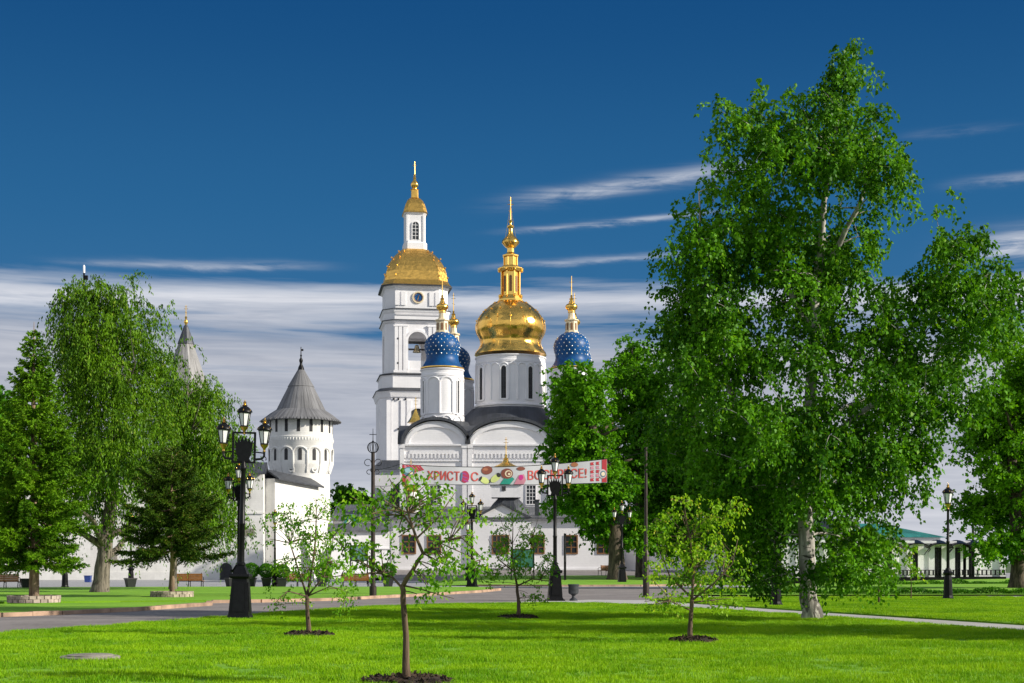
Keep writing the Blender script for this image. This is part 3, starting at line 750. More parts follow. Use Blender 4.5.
    o.lathe([(.5, zl3 - .05), (.8, zz(245.5)), (1.02, zz(243)), (1.0, zz(241)), (.75, zz(238.5)), (.45, zz(236)), (.3, zz(233)), (.24, zz(229)), (.36, zz(227.5)), (.36, zz(226)), (.14, zz(224.5)), (.09, zz(221))], 24, None, (C0[0], C0[1], 0))
    o.build('finial', M['gold'], dome)
    orth_cross(dome, C0[0], C0[1], zz(222), zz(197) - zz(222), .7, .085)
    ch = MB()
    for i in range(4):
        th = R(45) + i * PI / 2
        a = Vector(cyl_pt(C0, .04, th, zz(206))); b = Vector(cyl_pt(C0, .95, th, zz(241)))
        ch.tube([a, a.lerp(b, .5) - Vector((0, 0, .12)), b], .014, 4)
    ch.build('chain', M['gold_fit'], dome)
    # small drums with blue starred domes
    def small(cx, cy, hidden=False):
        c = (cx, cy); z0, z1 = 16.75, 23.2
        drum(c, 2.35, z0, z1, 10, R(14), [R(50), R(-58)] if cy < 10 else [R(28), R(90)], .2)
        dz = z1 - 23.2; Q = lambda py: Z(py, 160) + dz
        mb = MB()
        mb.lathe([(2.30, Q(369.5)), (2.46, Q(369.2)), (2.46, Q(368.3)), (2.3, Q(367.9))], 40, M['gold_fit'], (cx, cy, 0))
        prof = [(2.34, Q(368)), (2.1, Q(365)), (1.88, Q(361.5)), (1.80, Q(358)), (1.86, Q(354.5)), (1.98, Q(351)), (2.03, Q(347.5)), (1.98, Q(344)), (1.82, Q(340.5)), (1.55, Q(337.5)), (1.2, Q(335)), (.85, Q(333.5)), (.75, Q(332.5))]
        mb.lathe(prof, 40, M['blue'], (cx, cy, 0))
        def rad(z):
            for (ra, za), (rb, zb) in zip(prof[:-1], prof[1:]):
                if za <= z <= zb: return ra + (rb - ra) * (z - za) / (zb - za + 1e-9)
            return prof[-1][0]
        rows = [(355.5, 20), (352, 20), (348.5, 20), (345, 20), (341.6, 18), (338.4, 14), (335.8, 10)]
        for ri, (py, n) in enumerate(rows):
            for i in range(n):
                th = 2 * PI * (i + .5 * (ri % 2)) / n; z = Q(py); ra = rad(z); dr = (rad(z + .12) - rad(z - .12)) / .24
                nv = Vector((math.sin(th), -math.cos(th), -dr)).normalized(); uv = Vector((math.cos(th), math.sin(th), 0)); wv = nv.cross(uv)
                p0 = Vector(cyl_pt(c, ra, th, z)); s = .092
                vs = [p0 + nv * .02 + (uv * math.cos(a * PI / 4) + wv * math.sin(a * PI / 4)) * (s if a % 2 == 0 else s * .5) for a in range(8)] + [p0 + nv * .06, ]
                mb.add(vs, [(a, (a + 1) % 8, 8) for a in range(8)], M['star'])
        dm = mb.build('dome', None, root)
        l = MB(); za, zb, zc = Q(333.2), Q(320), Q(313)
        l.lathe([(.86, za - .1), (.86, za + .1), (.72, za + .15), (.68, zb - .2), (.84, zb - .1), (.84, zb), (.5, zb + .1), (.42, zb + .3), (.36, zc), (.46, zc + .1)], 8, None, (cx, cy, 0), False, PI / 8)
        l.build('lantern', M['pale_lantern'], dm)
        op = MB()
        for i in range(8):
            th = i * PI / 4; u = Vector((math.cos(th), math.sin(th), 0)); o_ = Vector((math.sin(th), -math.cos(th), 0)); b = Vector((cx, cy, 0)) + o_ * .66
            poly = arch_poly(0, .12, za + .3, zb - .5, None, 6); n = len(poly)
            vs = [b + u * a + Vector((0, 0, z_)) for a, z_ in poly] + [b + o_ * .03 + u * a + Vector((0, 0, z_)) for a, z_ in poly]
            op.add(vs, [tuple(range(n)), tuple(range(2 * n - 1, n - 1, -1))] + [(a, a + n, (a + 1) % n + n, (a + 1) % n) for a in range(n)])
        op.build('lantern_opening', M['frame_brown'], dm)
        f = MB()
        f.lathe([(.4, zc), (.38, Q(311)), (.66, Q(308.5)), (.70, Q(306.5)), (.6, Q(304.8)), (.34, Q(303.4)), (.2, Q(300)), (.26, Q(298.8)), (.1, Q(297.5)), (.05, Q(295.5))], 20, None, (cx, cy, 0))
        f.build('finial', M['gold'], dm)
        orth_cross(dm, cx, cy, Q(296.5), Q(276) - Q(296.5), .5, .055)
    small(X(442.3, 160) - x0, 5.0); small(X(571.5, 160) - x0, 5.0); small(X(453.5, 170) - x0, 15.0); small(X(574.5, 170) - x0, 15.0)
    return root
cathedral()

def bell_tower():
    D = 205.0; k = 203.0 / F; x0 = X(414.2, D); root = thing('bell_tower', 'tall white bell tower with a clock and two faceted gilded roofs, behind the cathedral', 'bell tower', (x0 + .94, 200.0, 0), R(9))
    z = lambda py: Z(py, D)
    ch = 0.70
    RING = [(-ch, -1), (ch, -1), (1, -ch), (1, ch), (ch, 1), (-ch, 1), (-1, ch), (-1, -ch)]        # square with cut corners
    cy = 6.0
    w = MB(); L = lambda prof: w.lathe([(a * k, zz) for a, zz in prof], 8, None, (0, cy, 0), False, 0, RING)
    L([(38.5, 0), (38.5, 1.2), (37.5, 1.3), (37.5, z(402)), (38.5, z(401)), (39.5, z(397.5)), (40.5, z(395))])
    L([(35.4, z(392)), (35.4, z(380)), (36.4, z(379))])
    L([(31.5, z(333.8)), (31.5, z(327.5)), (33.2, z(326.5)), (33.6, z(325))])
    L([(31.5, z(376.6)), (31.5, z(373))])
    A = 31.5 * k; hwa = 9.3 * k; cA = ch * A
    for sgn in (-1, 1):                                                      # four arched walls and four corner piers round the open bell floor
        arch = [(hwa, z(373))] + [(hwa * math.cos(PI * i / 14), z(345) + hwa * math.sin(PI * i / 14)) for i in range(15)] + [(-hwa, z(373))]
        poly = arch + [(-cA, z(373)), (-cA, z(333.8)), (cA, z(333.8)), (cA, z(373))]
        y0, y1 = sorted((cy + sgn * A, cy + sgn * (A - .9)))
        w.prism(poly, y0, y1)
        w.prism([(cy + u, v) for u, v in poly], *sorted((sgn * A, sgn * (A - .9))), axis='x')
        for sy in (-1, 1): w.prism([(sgn * cA, cy + sy * A), (sgn * A, cy + sy * cA), (sgn * (A - .9), cy + sy * cA), (sgn * cA, cy + sy * (A - .9))], z(373), z(333.8), axis='z')
    L([(32.4, z(324)), (32.4, z(318)), (33.4, z(316)), (33.8, z(314))])
    L([(31.2, z(313)), (31.2, z(293)), (32.4, z(292)), (33.2, z(290.8))])
    fy = lambda a: cy - a * k                                                # front plane of a tier of half width a
    # pilasters and panels of the bell tier
    for s in (-1, 1):
        for px in (12.5, 17.0, 21.0): w.box(s * px * k - .24, s * px * k + .24, fy(31.5) - .22, fy(31.5), z(374), z(331))
        w.box(s * 16.8 * k - 1.0, s * 16.8 * k + 1.0, fy(31.5) - .26, fy(31.5), z(331), z(329.5)); w.box(s * 16.8 * k - 1.0, s * 16.8 * k + 1.0, fy(31.5) - .26, fy(31.5), z(376.4), z(374))
        for px in (14, 20): w.box(s * px * k - .32, s * px * k + .32, fy(31.2) - .14, fy(31.2), z(310), z(296.5))
        for px in (9, 15, 29): w.box(s * px * k - .3, s * px * k + .3, fy(37.5) - .15, fy(37.5), 1.4, z(404))
    for i in range(44):
        xx = (-21.5 + i) * k; w.box(xx, xx + k * .5, fy(32.4) - .10, fy(32.4), z(320), z(318.2)); w.box(xx * 1.15, xx * 1.15 + k * .55, fy(38) - .12, fy(38), z(400.5), z(398.5))
    # arch surrounds
    w.prism([(a, b) for a, b in arch_band(0, 9.3 * k, z(373), z(345), .3, 9.3 * k)], fy(31.5) - .18, fy(31.5))
    w.prism([(a, b) for a, b in arch_band(0, 9.3 * k, z(455), z(421), .3, 9.3 * k)], fy(37.5) - .18, fy(37.5))
    w.build('wall', M['white'], root)
    w = MB()
    L([(11.8, z(250)), (11.8, z(243.8)), (11.0, z(243)), (10.4, z(242.5)), (10.4, z(215.5)), (11.4, z(214.4)), (11.8, z(213.4))])
    for s in (-1, 1): w.box(s * 8.2 * k - .16, s * 8.2 * k + .16, fy(10.4) - .1, fy(10.4), z(242), z(216))
    w.build('lantern_wall', M['white'], root)                                                                 # dark sheet ledges
    for a0, a1, p0, p1 in ((41.2, 36.0, 395, 391.4), (37.2, 32.0, 378.4, 376.2), (34.6, 32.5, 325, 323.8), (34.6, 31.5, 314, 312.6), (35.4, 35.6, 290.8, 289.6)):
        c = MB(); c.lathe([(a0 * k, z(p0)), (a0 * k, z(p0 - .5)), (a1 * k, z(p1))], 8, None, (0, cy, 0), False, 0, RING)
        c.build('ledge', M['dark_roof'], root)
    g = MB()
    g.lathe([(a * k, z(p)) for a, p in ((35.2, 289.5), (33.2, 287), (31.4, 284), (30.8, 280), (30.0, 275), (28.4, 270), (26.0, 265), (22.8, 260), (19.2, 256), (15.6, 252.5), (12.6, 250))], 8, None, (0, cy, 0), False, 0, RING)
    for (a, p) in ((31.2, 280), (29, 270), (24.5, 260.5), (17, 252.8)):      # studs along the ridges
        for ux, uy in RING:
            g.lathe([(.02, -.16), (.11, -.08), (.11, .08), (.02, .16)], 6, None, (ux * a * k, cy + uy * a * k, z(p)))
    g.build('dome', M['gold_tile'], root)
    g = MB()
    g.lathe([(a * k, z(p)) for a, p in ((12.6, 213.4), (11.8, 212), (10.9, 208.5), (9.6, 204), (7.6, 200), (5.2, 197.5), (3.6, 196.5), (3.4, 189), (4.2, 188.2))], 8, None, (0, cy, 0), False, 0, RING)
    g.build('cap', M['gold_tile'], root)
    f = MB()
    f.lathe([(a * k, z(p)) for a, p in ((2.2, 189), (2.0, 187), (3.6, 184.8), (4.0, 183), (3.4, 181), (2, 179.3), (1.2, 177.5), (1.7, 176.3), (1.0, 175), (.5, 173))], 18, None, (0, cy, 0))
    f.build('finial', M['gold'], root)
    orth_cross(root, 0, cy, z(174), z(159.5) - z(174), .6, .07)
    # openings
    def opening(hw, pz0, pzs, a, sill=True):
        mb = MB(); mb.prism(arch_poly(0, hw * k, z(pz0), z(pzs)), fy(a) - .02, fy(a) - .012); return mb
    belf = root
    b2 = MB(); b2.box(-9.1 * k, 9.1 * k, fy(31.5) + .2, fy(31.5) + .5, z(372.9), z(364)); b2.build('parapet', M['white'], belf)
    be = MB(); be.box(-A + .95, A - .95, fy(31.5) + 1.0, fy(31.5) + 1.3, z(352.8), z(351.2)); be.build('beam', M['void'], root)
    be = MB(); be.box(-A + .95, A - .95, fy(31.5) + 1.0, fy(31.5) + 1.3, z(346.5), z(344)); be.build('beam', M['void'], root)
    bl = MB(); bl.lathe([(.62, z(355.2)), (.6, z(354.8)), (.44, z(353)), (.34, z(350.5)), (.28, z(348.4)), (.08, z(347.6))], 20, None, (0, fy(31.5) + .9, 0)); bl.build('bell', M['bronze'], root)
    opening(9.2, 455, 421, 37.5).build('arch_opening', M['void'], root)
    lw = MB(); lw.prism(arch_band(0, 3.2 * k, z(240), z(226), .12), fy(10.4) - .14, fy(10.4)); lw = lw.build('window', M['trim'], root)
    mb = MB(); mb.prism(arch_poly(0, 3.2 * k, z(240), z(226)), fy(10.4) - .03, fy(10.4) - .01); mb.build('pane', M['pane'], lw)
    mb = MB(); mb.box(-.03, .03, fy(10.4) - .07, fy(10.4) - .035, z(240), z(222.8))
    for q in (236.5, 233, 229.5, 226): mb.box(-3.2 * k, 3.2 * k, fy(10.4) - .068, fy(10.4) - .036, z(q) - .03, z(q) + .03)
    mb.build('glazing_bar', M['trim'], lw)
    # clock
    ck = MB(); yy = fy(31.2)
    def disc(mb, r0, r1, y0, y1, n=32):
        ring = lambda r, y: [(r * math.cos(2 * PI * i / n) + .1, y, z(302) + r * math.sin(2 * PI * i / n)) for i in range(n)]
        if r0: mb.add(ring(r0, y0) + ring(r1, y0) + ring(r1, y1) + ring(r0, y1), [(i + a * n, (i + 1) % n + a * n, (i + 1) % n + ((a + 1) % 4) * n, i + ((a + 1) % 4) * n) for a in range(4) for i in range(n)])
        else: mb.add(ring(r1, y0) + ring(r1, y1), [tuple(range(n)), tuple(range(2 * n - 1, n - 1, -1))] + [(i, (i + 1) % n, (i + 1) % n + n, i + n) for i in range(n)])
    disc(ck, .66, .84, yy - .16, yy); ck = ck.build('clock', M['pale_lantern'], root)
    f2 = MB(); disc(f2, 0, .66, yy - .06, yy - .01); f2.build('clock_face', M['blue'], ck)
    hd = MB(); hd.tube([(.1, yy - .09, z(302)), (.22, yy - .09, z(302) + .34)], .035, 4); hd.build('clock_hand', M['gold_fit'], ck)
    hd = MB(); hd.tube([(.1, yy - .09, z(302)), (.04, yy - .09, z(302) - .44)], .03, 4); hd.build('clock_hand', M['gold_fit'], ck)
    hd = MB()
    for i in range(12):
        a = PI * i / 6; hd.tube([(.1 + .52 * math.cos(a), yy - .08, z(302) + .52 * math.sin(a)), (.1 + .62 * math.cos(a), yy - .08, z(302) + .62 * math.sin(a))], .022, 4)
    hd.tube([(.1 + .57 * math.cos(PI * i / 16), yy - .08, z(302) + .57 * math.sin(PI * i / 16)) for i in range(33)], .014, 4)
    hd.build('hour_marks', M['gold_fit'], ck)
    # iron wall ties, dark dots
    for px, py in ((395, 343), (395, 367), (395, 403), (395, 432), (390.5, 403), (402, 403)):
        t = MB(); t.box(X(px, D) - x0 - .1, X(px, D) - x0 + .1, fy(37.5 if py > 390 else 31.5) - .26, fy(37.5 if py > 390 else 31.5), z(py) - .12, z(py) + .12); t.build('wall_tie', M['iron'], root)
    return root
bell_tower()

def round_tower():
    D = 146.0; k = D / F; root = thing('round_tower', 'round white fortress tower with a grey plank cone roof over a row of slits', 'tower', (X(301, D), D, 0))
    z = lambda py: Z(py, D)
    w = MB(); P = lambda L: w.lathe([(a * k, z(p) if p is not None else 0) for a, p in L], 48, None, (0, 0, 0))
    P([(30.5, None), (29.5, 560), (28.8, 500), (28.6, 478), (28.4, 474), (31.2, 467), (31.5, 464), (31.5, 444), (32.2, 443), (32.2, 438.5), (31.4, 437.5), (31.4, 419)])
    n = 14
    for i in range(n):                                                       # arched corbel table
        th0 = 2 * PI * (i - .5) / n + .12; c = (0, 0)
        pts = [cyl_pt(c, 31.6 * k, th0 + (1 - math.cos(PI * q / 8)) * PI / n, z(455) + math.sin(PI * q / 8) * .62) for q in range(9)]
        w.tube(pts, .11, 6); w.tube([cyl_pt(c, 31.5 * k, th0, z(455)), cyl_pt(c, 31.2 * k, th0, z(464)), cyl_pt(c, 28.9 * k, th0, z(474))], [.13, .16, .05], 6)
    for i in range(70):
        th = 2 * PI * i / 70; p = cyl_pt((0, 0), 32.1 * k, th, z(441)); w.lathe([(.05, -.12), (.05, .12)], 4, None, p)
    w.build('wall', M['white_old'], root)
    def slit(th, hw, p0, p1, r, nm, arch=False):
        u = Vector((math.cos(th), math.sin(th), 0)); o_ = Vector((math.sin(th), -math.cos(th), 0)); b = o_ * (r * k - .03)
        poly = arch_poly(0, hw, z(p0), z(p1) - (hw if arch else 0), hw if arch else .01, 8); m = len(poly)
        vs = [b + u * a + Vector((0, 0, q)) for a, q in poly] + [b + o_ * .05 + u * a + Vector((0, 0, q)) for a, q in poly]
        mb = MB(); mb.add(vs, [tuple(range(m)), tuple(range(2 * m - 1, m - 1, -1))] + [(a, a + m, (a + 1) % m + m, (a + 1) % m) for a in range(m)])
        return mb.build(nm, M['void'], root)
    for i in range(16): slit(2 * PI * i / 16 + R(4), .16, 434, 419, 31.4, 'slit_window')
    for i in range(n): slit(2 * PI * i / n + .12, .18, 462, 450.5, 31.5, 'loophole', True)
    for i in range(8):
        th = 2 * PI * i / 8 - R(10); c = cyl_pt((0, 0), 29 * k, th, z(470.5))
        u = Vector((math.cos(th), math.sin(th), 0)); o_ = Vector((math.sin(th), -math.cos(th), 0))
        ring = lambda r, off: [Vector(c) + o_ * off + u * (r * math.cos(2 * PI * q / 14)) + Vector((0, 0, r * math.sin(2 * PI * q / 14))) for q in range(14)]
        mb = MB(); mb.add(ring(.34, -.1) + ring(.34, .12) + ring(.2, .12) + ring(.2, -.1), [(q + a * 14, (q + 1) % 14 + a * 14, (q + 1) % 14 + (a + 1) % 4 * 14, q + (a + 1) % 4 * 14) for a in range(4) for q in range(14)])
        f = mb.build('round_window', M['white_old'], root)
        mb = MB(); mb.add(ring(.195, .02) + ring(.195, .05), [tuple(range(14)), tuple(range(27, 13, -1))] + [(q, (q + 1) % 14, (q + 1) % 14 + 14, q + 14) for q in range(14)]); mb.build('pane', M['void'], f)
    r = MB(); S = 20
    r.lathe([(a * k, z(p)) for a, p in ((39.5, 422), (38.5, 420.4), (31, 414.6), (24.6, 410.5), (12.9, 387.2), (13.3, 387), (4.0, 371), (2.6, 369))], S, None, (0, 0, 0), False)
    rr = random.Random(2)
    for i in range(72):                                                      # ragged plank ends along the eaves
        th = 2 * PI * i / 72; a = Vector(cyl_pt((0, 0), 38.2 * k, th, z(420.6))); b = Vector(cyl_pt((0, 0), (40.2 + rr.uniform(-.4, .8)) * k, th, z(422.6)))
        u = Vector((math.cos(th), math.sin(th), 0)) * .12
        r.add([a - u, a + u, b + u, b - u, a - u + Vector((0, 0, .06)), a + u + Vector((0, 0, .06)), b + u + Vector((0, 0, .06)), b - u + Vector((0, 0, .06))], [(0, 1, 2, 3), (7, 6, 5, 4), (2, 6, 7, 3), (0, 3, 7, 4), (1, 5, 6, 2)])
    r.build('roof', M['roof_wood'], root)
    f = MB(); f.lathe([(a * k, z(p)) for a, p in ((3.4, 370), (2.6, 367), (1.4, 364.5), (1.3, 363), (1.9, 361), (1.8, 359.5), (.8, 358), (.6, 356.5), (1.1, 355.5), (.5, 354.5), (.4, 347))], 14); 
    f.box(.03, .25, -.015, .015, z(351), z(349))
    f.build('spire', M['iron'], root)
round_tower()

def tent_tower():
    D = 190.0; k = D / F; root = thing('tent_tower', 'pale pointed tower roof with a dark tip and gold cross behind the drooping trees', 'tower', (X(186, D), D, 0))
    z = lambda py: Z(py, D)
    w = MB(); w.lathe([(25 * k, 0), (25 * k, z(440)), (27 * k, z(436)), (27 * k, z(428))], 8, None, (0, 0, 0), False, PI / 8)
    w.build('wall', M['white_old'], root)
    r = MB(); r.lathe([(29 * k, z(429)), (28 * k, z(427)), (20 * k, z(380)), (7.6 * k, z(344.2))], 8, None, (0, 0, 0), False, PI / 8); r.build('roof', M['roof_pale'], root)
    r = MB(); r.lathe([(8.4 * k, z(344.4)), (8.2 * k, z(343.4)), (2.4 * k, z(327)), (1.2 * k, z(325))], 8, None, (0, 0, 0), False, PI / 8); r.build('roof_tip', M['dark_roof'], root)
    for i in range(8):
        th = i * PI / 4; mb = MB(); o_ = Vector((math.sin(th), -math.cos(th), 0)); u = Vector((math.cos(th), math.sin(th), 0)); b = o_ * (25 * k * math.cos(PI / 8))
        vs = [b + u * a + o_ * c + Vector((0, 0, q)) for c in (-.02, .03) for a, q in ((-.4, z(480)), (.4, z(480)), (.4, z(466)), (-.4, z(466)))]
        mb.add(vs, [(0, 1, 2, 3), (7, 6, 5, 4), (0, 4, 5, 1), (1, 5, 6, 2), (2, 6, 7, 3), (3, 7, 4, 0)]); mb.build('window', M['void'], root)
    f = MB(); f.lathe([(1.2 * k, z(326)), (1.1 * k, z(324.5)), (2.1 * k, z(322.5)), (1.9 * k, z(320.8)), (.7 * k, z(319)), (.4 * k, z(317))], 14); f.build('finial', M['gold'], root)
    orth_cross(root, 0, 0, z(318), z(305) - z(318), .55, .07)
tent_tower()

def wall_run(name, label, p0, p1, h0, h1, th=1.2, roof=1.0, mat=None, roofm=None, base_plinth=True, overh=.5):
    """a straight wall with a small pitched plank roof on it"""
    p0, p1 = Vector((*p0, 0)), Vector((*p1, 0)); t = (p1 - p0); L = t.length; t.normalize(); n = Vector((-t.y, t.x, 0))
    root = thing(name, label, 'wall', p0)
    def B(mb, a0, a1, o0, o1, zb, zt0, zt1):
        vs = []
        for a in (a0, a1):
            zt = zt0 if a == a0 else zt1
            for o in (o0, o1):
                for q in (zb, zt): vs.append(t * a + n * o + Vector((0, 0, q)))
        mb.add(vs, [(0, 1, 3, 2), (4, 6, 7, 5), (0, 4, 5, 1), (2, 3, 7, 6), (0, 2, 6, 4), (1, 5, 7, 3)])
    w = MB(); B(w, 0, L, -th / 2, th / 2, 0, h0, h1); B(w, 0, L, -th / 2 - .14, th / 2 + .14, 0, .7, .7)
    B(w, 0, L, -th / 2 - .1, th / 2 + .1, 0.0 + min(h0, h1) * .62, min(h0, h1) * .62 + .15, min(h0, h1) * .62 + .15)
    w.build('wall', mat or M['white_old'], root)
    if roof:
        r = MB(); o = th / 2 + overh; vs = []
        for a, hh in ((-.3, h0), (L + .3, h1)):
            for off, up in ((-o, -.12), (0, roof), (o, -.12), (o, .03), (0, roof + .18), (-o, .03)): vs.append(t * a + n * off + Vector((0, 0, hh + up)))
        r.add(vs, [(0, 1, 2, 3, 4, 5), (11, 10, 9, 8, 7, 6)] + [(i, (i + 1) % 6, (i + 1) % 6 + 6, i + 6) for i in range(6)])
        r.build('roof', roofm or M['roof_wood'], root)
    return root, t, n, L
# fortress wall: one stretch from the round tower towards the park, then a long one to the left
cor = (X(264, 131), 131.0)
wall_run('fortress_wall', 'sunlit end stretch of whitewashed wall with a dark plank roof, touching the round tower', (X(311, 143.5), 143.5), (cor[0] + .1, cor[1] + .9), Z(487, 143.5), Z(478, 131), 1.6, .7, overh=.5, roofm=M['dark_roof'])
wr, t, n, L = wall_run('fortress_wall', 'long shaded whitewashed wall behind the spruces and benches at the left', cor, (X(-120, 128), 128.0), Z(474, 131), Z(472, 128), 1.6, .9, overh=.6, roofm=M['dark_roof'])
for u in (.098,):
    q = t * (L * u); mb = MB(); side = n * (0.80 if n.y < 0 else -0.80)
    for (aa, z0, z1) in ((-.7, 0, 1.25),):
        poly = arch_poly(0, .55, 0.0, 1.0); m = len(poly)
        outv = side.normalized()
        vs = [q + side + outv * .16 + t * a + Vector((0, 0, zz)) for a, zz in poly] + [q + side + outv * .2 + t * a + Vector((0, 0, zz)) for a, zz in poly]
        mb.add(vs, [tuple(range(m)), tuple(range(2 * m - 1, m - 1, -1))] + [(a, a + m, (a + 1) % m + m, (a + 1) % m) for a in range(m)])
    mb.build('doorway', M['void'], wr)
for u, z0 in ((.03, 4.0), (.046, 4.0), (.39, 1.6), (.41, 3.0), (.62, 3.4)):
    q = t * (L * u); outv = n * (1 if n.y < 0 else -1); mb = MB()
    vs = [q + outv * o + t * a + Vector((0, 0, zz)) for o in (.79, .84) for a, zz in ((-.22, z0), (.22, z0), (.22, z0 + .7), (-.22, z0 + .7))]
    mb.add(vs, [(0, 1, 2, 3), (7, 6, 5, 4), (0, 4, 5, 1), (1, 5, 6, 2), (2, 6, 7, 3), (3, 7, 4, 0)]); mb.build('wall_niche', M['slab'], wr)
# wall between the round tower and the church yard
wall_run('yard_wall', 'low bright white wall with a grey roof, between the round tower and the church buildings', (X(331, 138), 138), (X(389, 139), 139), Z(531, 138), Z(530, 139), 1.0, .55, M['white'], M['grey_roof'], overh=.35)
# white wall glimpsed under the trees on the right
wall_run('park_wall', 'plain white wall seen below the tree crowns to the right of the church', (X(617, 150), 150), (X(850, 122), 122), Z(533, 150), Z(528, 122), .8, .6, M['white'], M['grey_roof'])

def sacristy():
    D = 142.0; k = D / F; x0 = X(505, D); root = thing('sacristy', 'long low white church house with brown lattice windows in front of the cathedral', 'church house', (x0, D, 0))
    z = lambda py: Z(py, D); x = lambda px: X(px, D) - x0
    zE = z(517.5)
    w = MB(); w.box(x(391), x(617), 0, 11.5, 0, zE - .25); w.box(x(390.4), x(617.6), -.16, 11.5, zE - .42, zE - .2); w.box(x(390.6), x(617.4), -.14, 0, 0, 1.0)
    w.box(x(473), x(531), -.35, 0, 1.0, zE - .43)
    w.prism([(x(474), zE - .02), (x(530), zE - .02), (x(501.5), z(503.8))], -.4, 3.0)
    w.box(x(478), x(491), -.42, -.35, z(520.2), z(521.6))
    w.build('wall', M['white'], root)
    r = MB()
    r.add([(x(389), -.5, zE - .2), (x(619), -.5, zE - .2), (x(619), 11.6, z(504)), (x(389), 11.6, z(504)), (x(389), -.5, zE), (x(619), -.5, zE), (x(619), 11.6, z(504) + .2), (x(389), 11.6, z(504) + .2)],
          [(0, 1, 2, 3), (7, 6, 5, 4), (0, 4, 5, 1), (1, 5, 6, 2), (2, 6, 7, 3), (3, 7, 4, 0)])
    r.build('roof', M['grey_roof'], root)
    g = MB(); a, b, c = (x(472), zE), (x(532), zE), (x(501.5), z(502.6))
    g.prism([a, c, b, (b[0] - .6, b[1]), (c[0], c[1] - .22), (a[0] + .6, a[1])], -.62, 3.0); g.build('gable_roof', M['dark_roof'], root)
    # concave hipped roof of the chapel behind the gable
    h = MB(); cx = x(508); prof = [(26.5, 516), (24.5, 512), (21, 506.5), (16.5, 501), (12.5, 497), (11.5, 495.5)]
    h.lathe([(q * k, z(p)) for q, p in prof], 8, None, (cx, 6.0, 0), False, PI / 8); h.build('chapel_roof', M['dark_roof'], root)
    ky = 6.0; kk = (D + ky) / F; zc = lambda py: Z(py, D + ky)
    xc = X(506, D + ky) - x0
    d = MB(); d.box(xc - 1.5, xc + 1.5, ky - 1.5, ky + 1.5, zc(498), zc(486)); d.box(xc - 1.65, xc + 1.65, ky - 1.65, ky + 1.65, zc(486), zc(484.5))
    d.lathe([(.95, zc(486)), (.9, zc(472)), (1.0, zc(470)), (1.0, zc(468))], 20, None, (xc, ky, 0)); dr = d.build('cupola', M['white'], root)
    f = MB(); f.box(xc - .42, xc - .02, ky - 1.56, ky - 1.49, zc(491.5), zc(487)); f.build('window', M['void'], dr)
    g = MB(); g.lathe([(.9, zc(468.4)), (1.3, zc(467.2)), (1.25, zc(466.6)), (.8, zc(464.6)), (.42, zc(462.5)), (.25, zc(460)), (.3, zc(458.8)), (.14, zc(457.5)), (.08, zc(455))], 24, None, (xc, ky, 0)); g.build('dome', M['gold_fit'], dr)
    orth_cross(dr, xc, ky, zc(456), zc(437) - zc(456), .5, .055)
    # small gilded dome by the left corner, behind the nearest sapling
    xl = X(411, D + 5) - x0; Zq = lambda py: Z(py, D + 5)
    d = MB(); d.lathe([(.9, zE), (.9, Zq(500)), (.75, Zq(499)), (.75, Zq(492))], 20, None, (xl, 5, 0)); d2 = d.build('turret', M['white'], root)
    g = MB(); g.lathe([(.8, Zq(492)), (.62, Zq(490)), (.75, Zq(487)), (.8, Zq(484)), (.62, Zq(480.5)), (.3, Zq(478)), (.14, Zq(475)), (.07, Zq(472))], 20, None, (xl, 5, 0)); g.build('dome', M['gold'], d2)
    orth_cross(d2, xl, 5, Zq(473), Zq(459) - Zq(473), .42, .05)
    for px, hw in ((409, 7), (434, 7.2), (500.5, 8.6), (538, 6.6), (571.2, 6.6), (603.5, 6.6)):
        yy = -.35 if 475 < px < 530 else 0
        flat_window(root, x(px - hw + 1.2), x(px + hw - 1.2), z(552.8), z(536.2), yy, M['frame_brown'], 2 if hw < 8 else 4, 3, .13, .10)
    v = MB(); v.box(x(535), x(539.4), 1.2, 1.7, z(516), z(500)); v.box(x(534.4), x(540), 1.1, 1.8, z(500), z(499)); v.build('chimney', M['bin'], root)
sacristy()

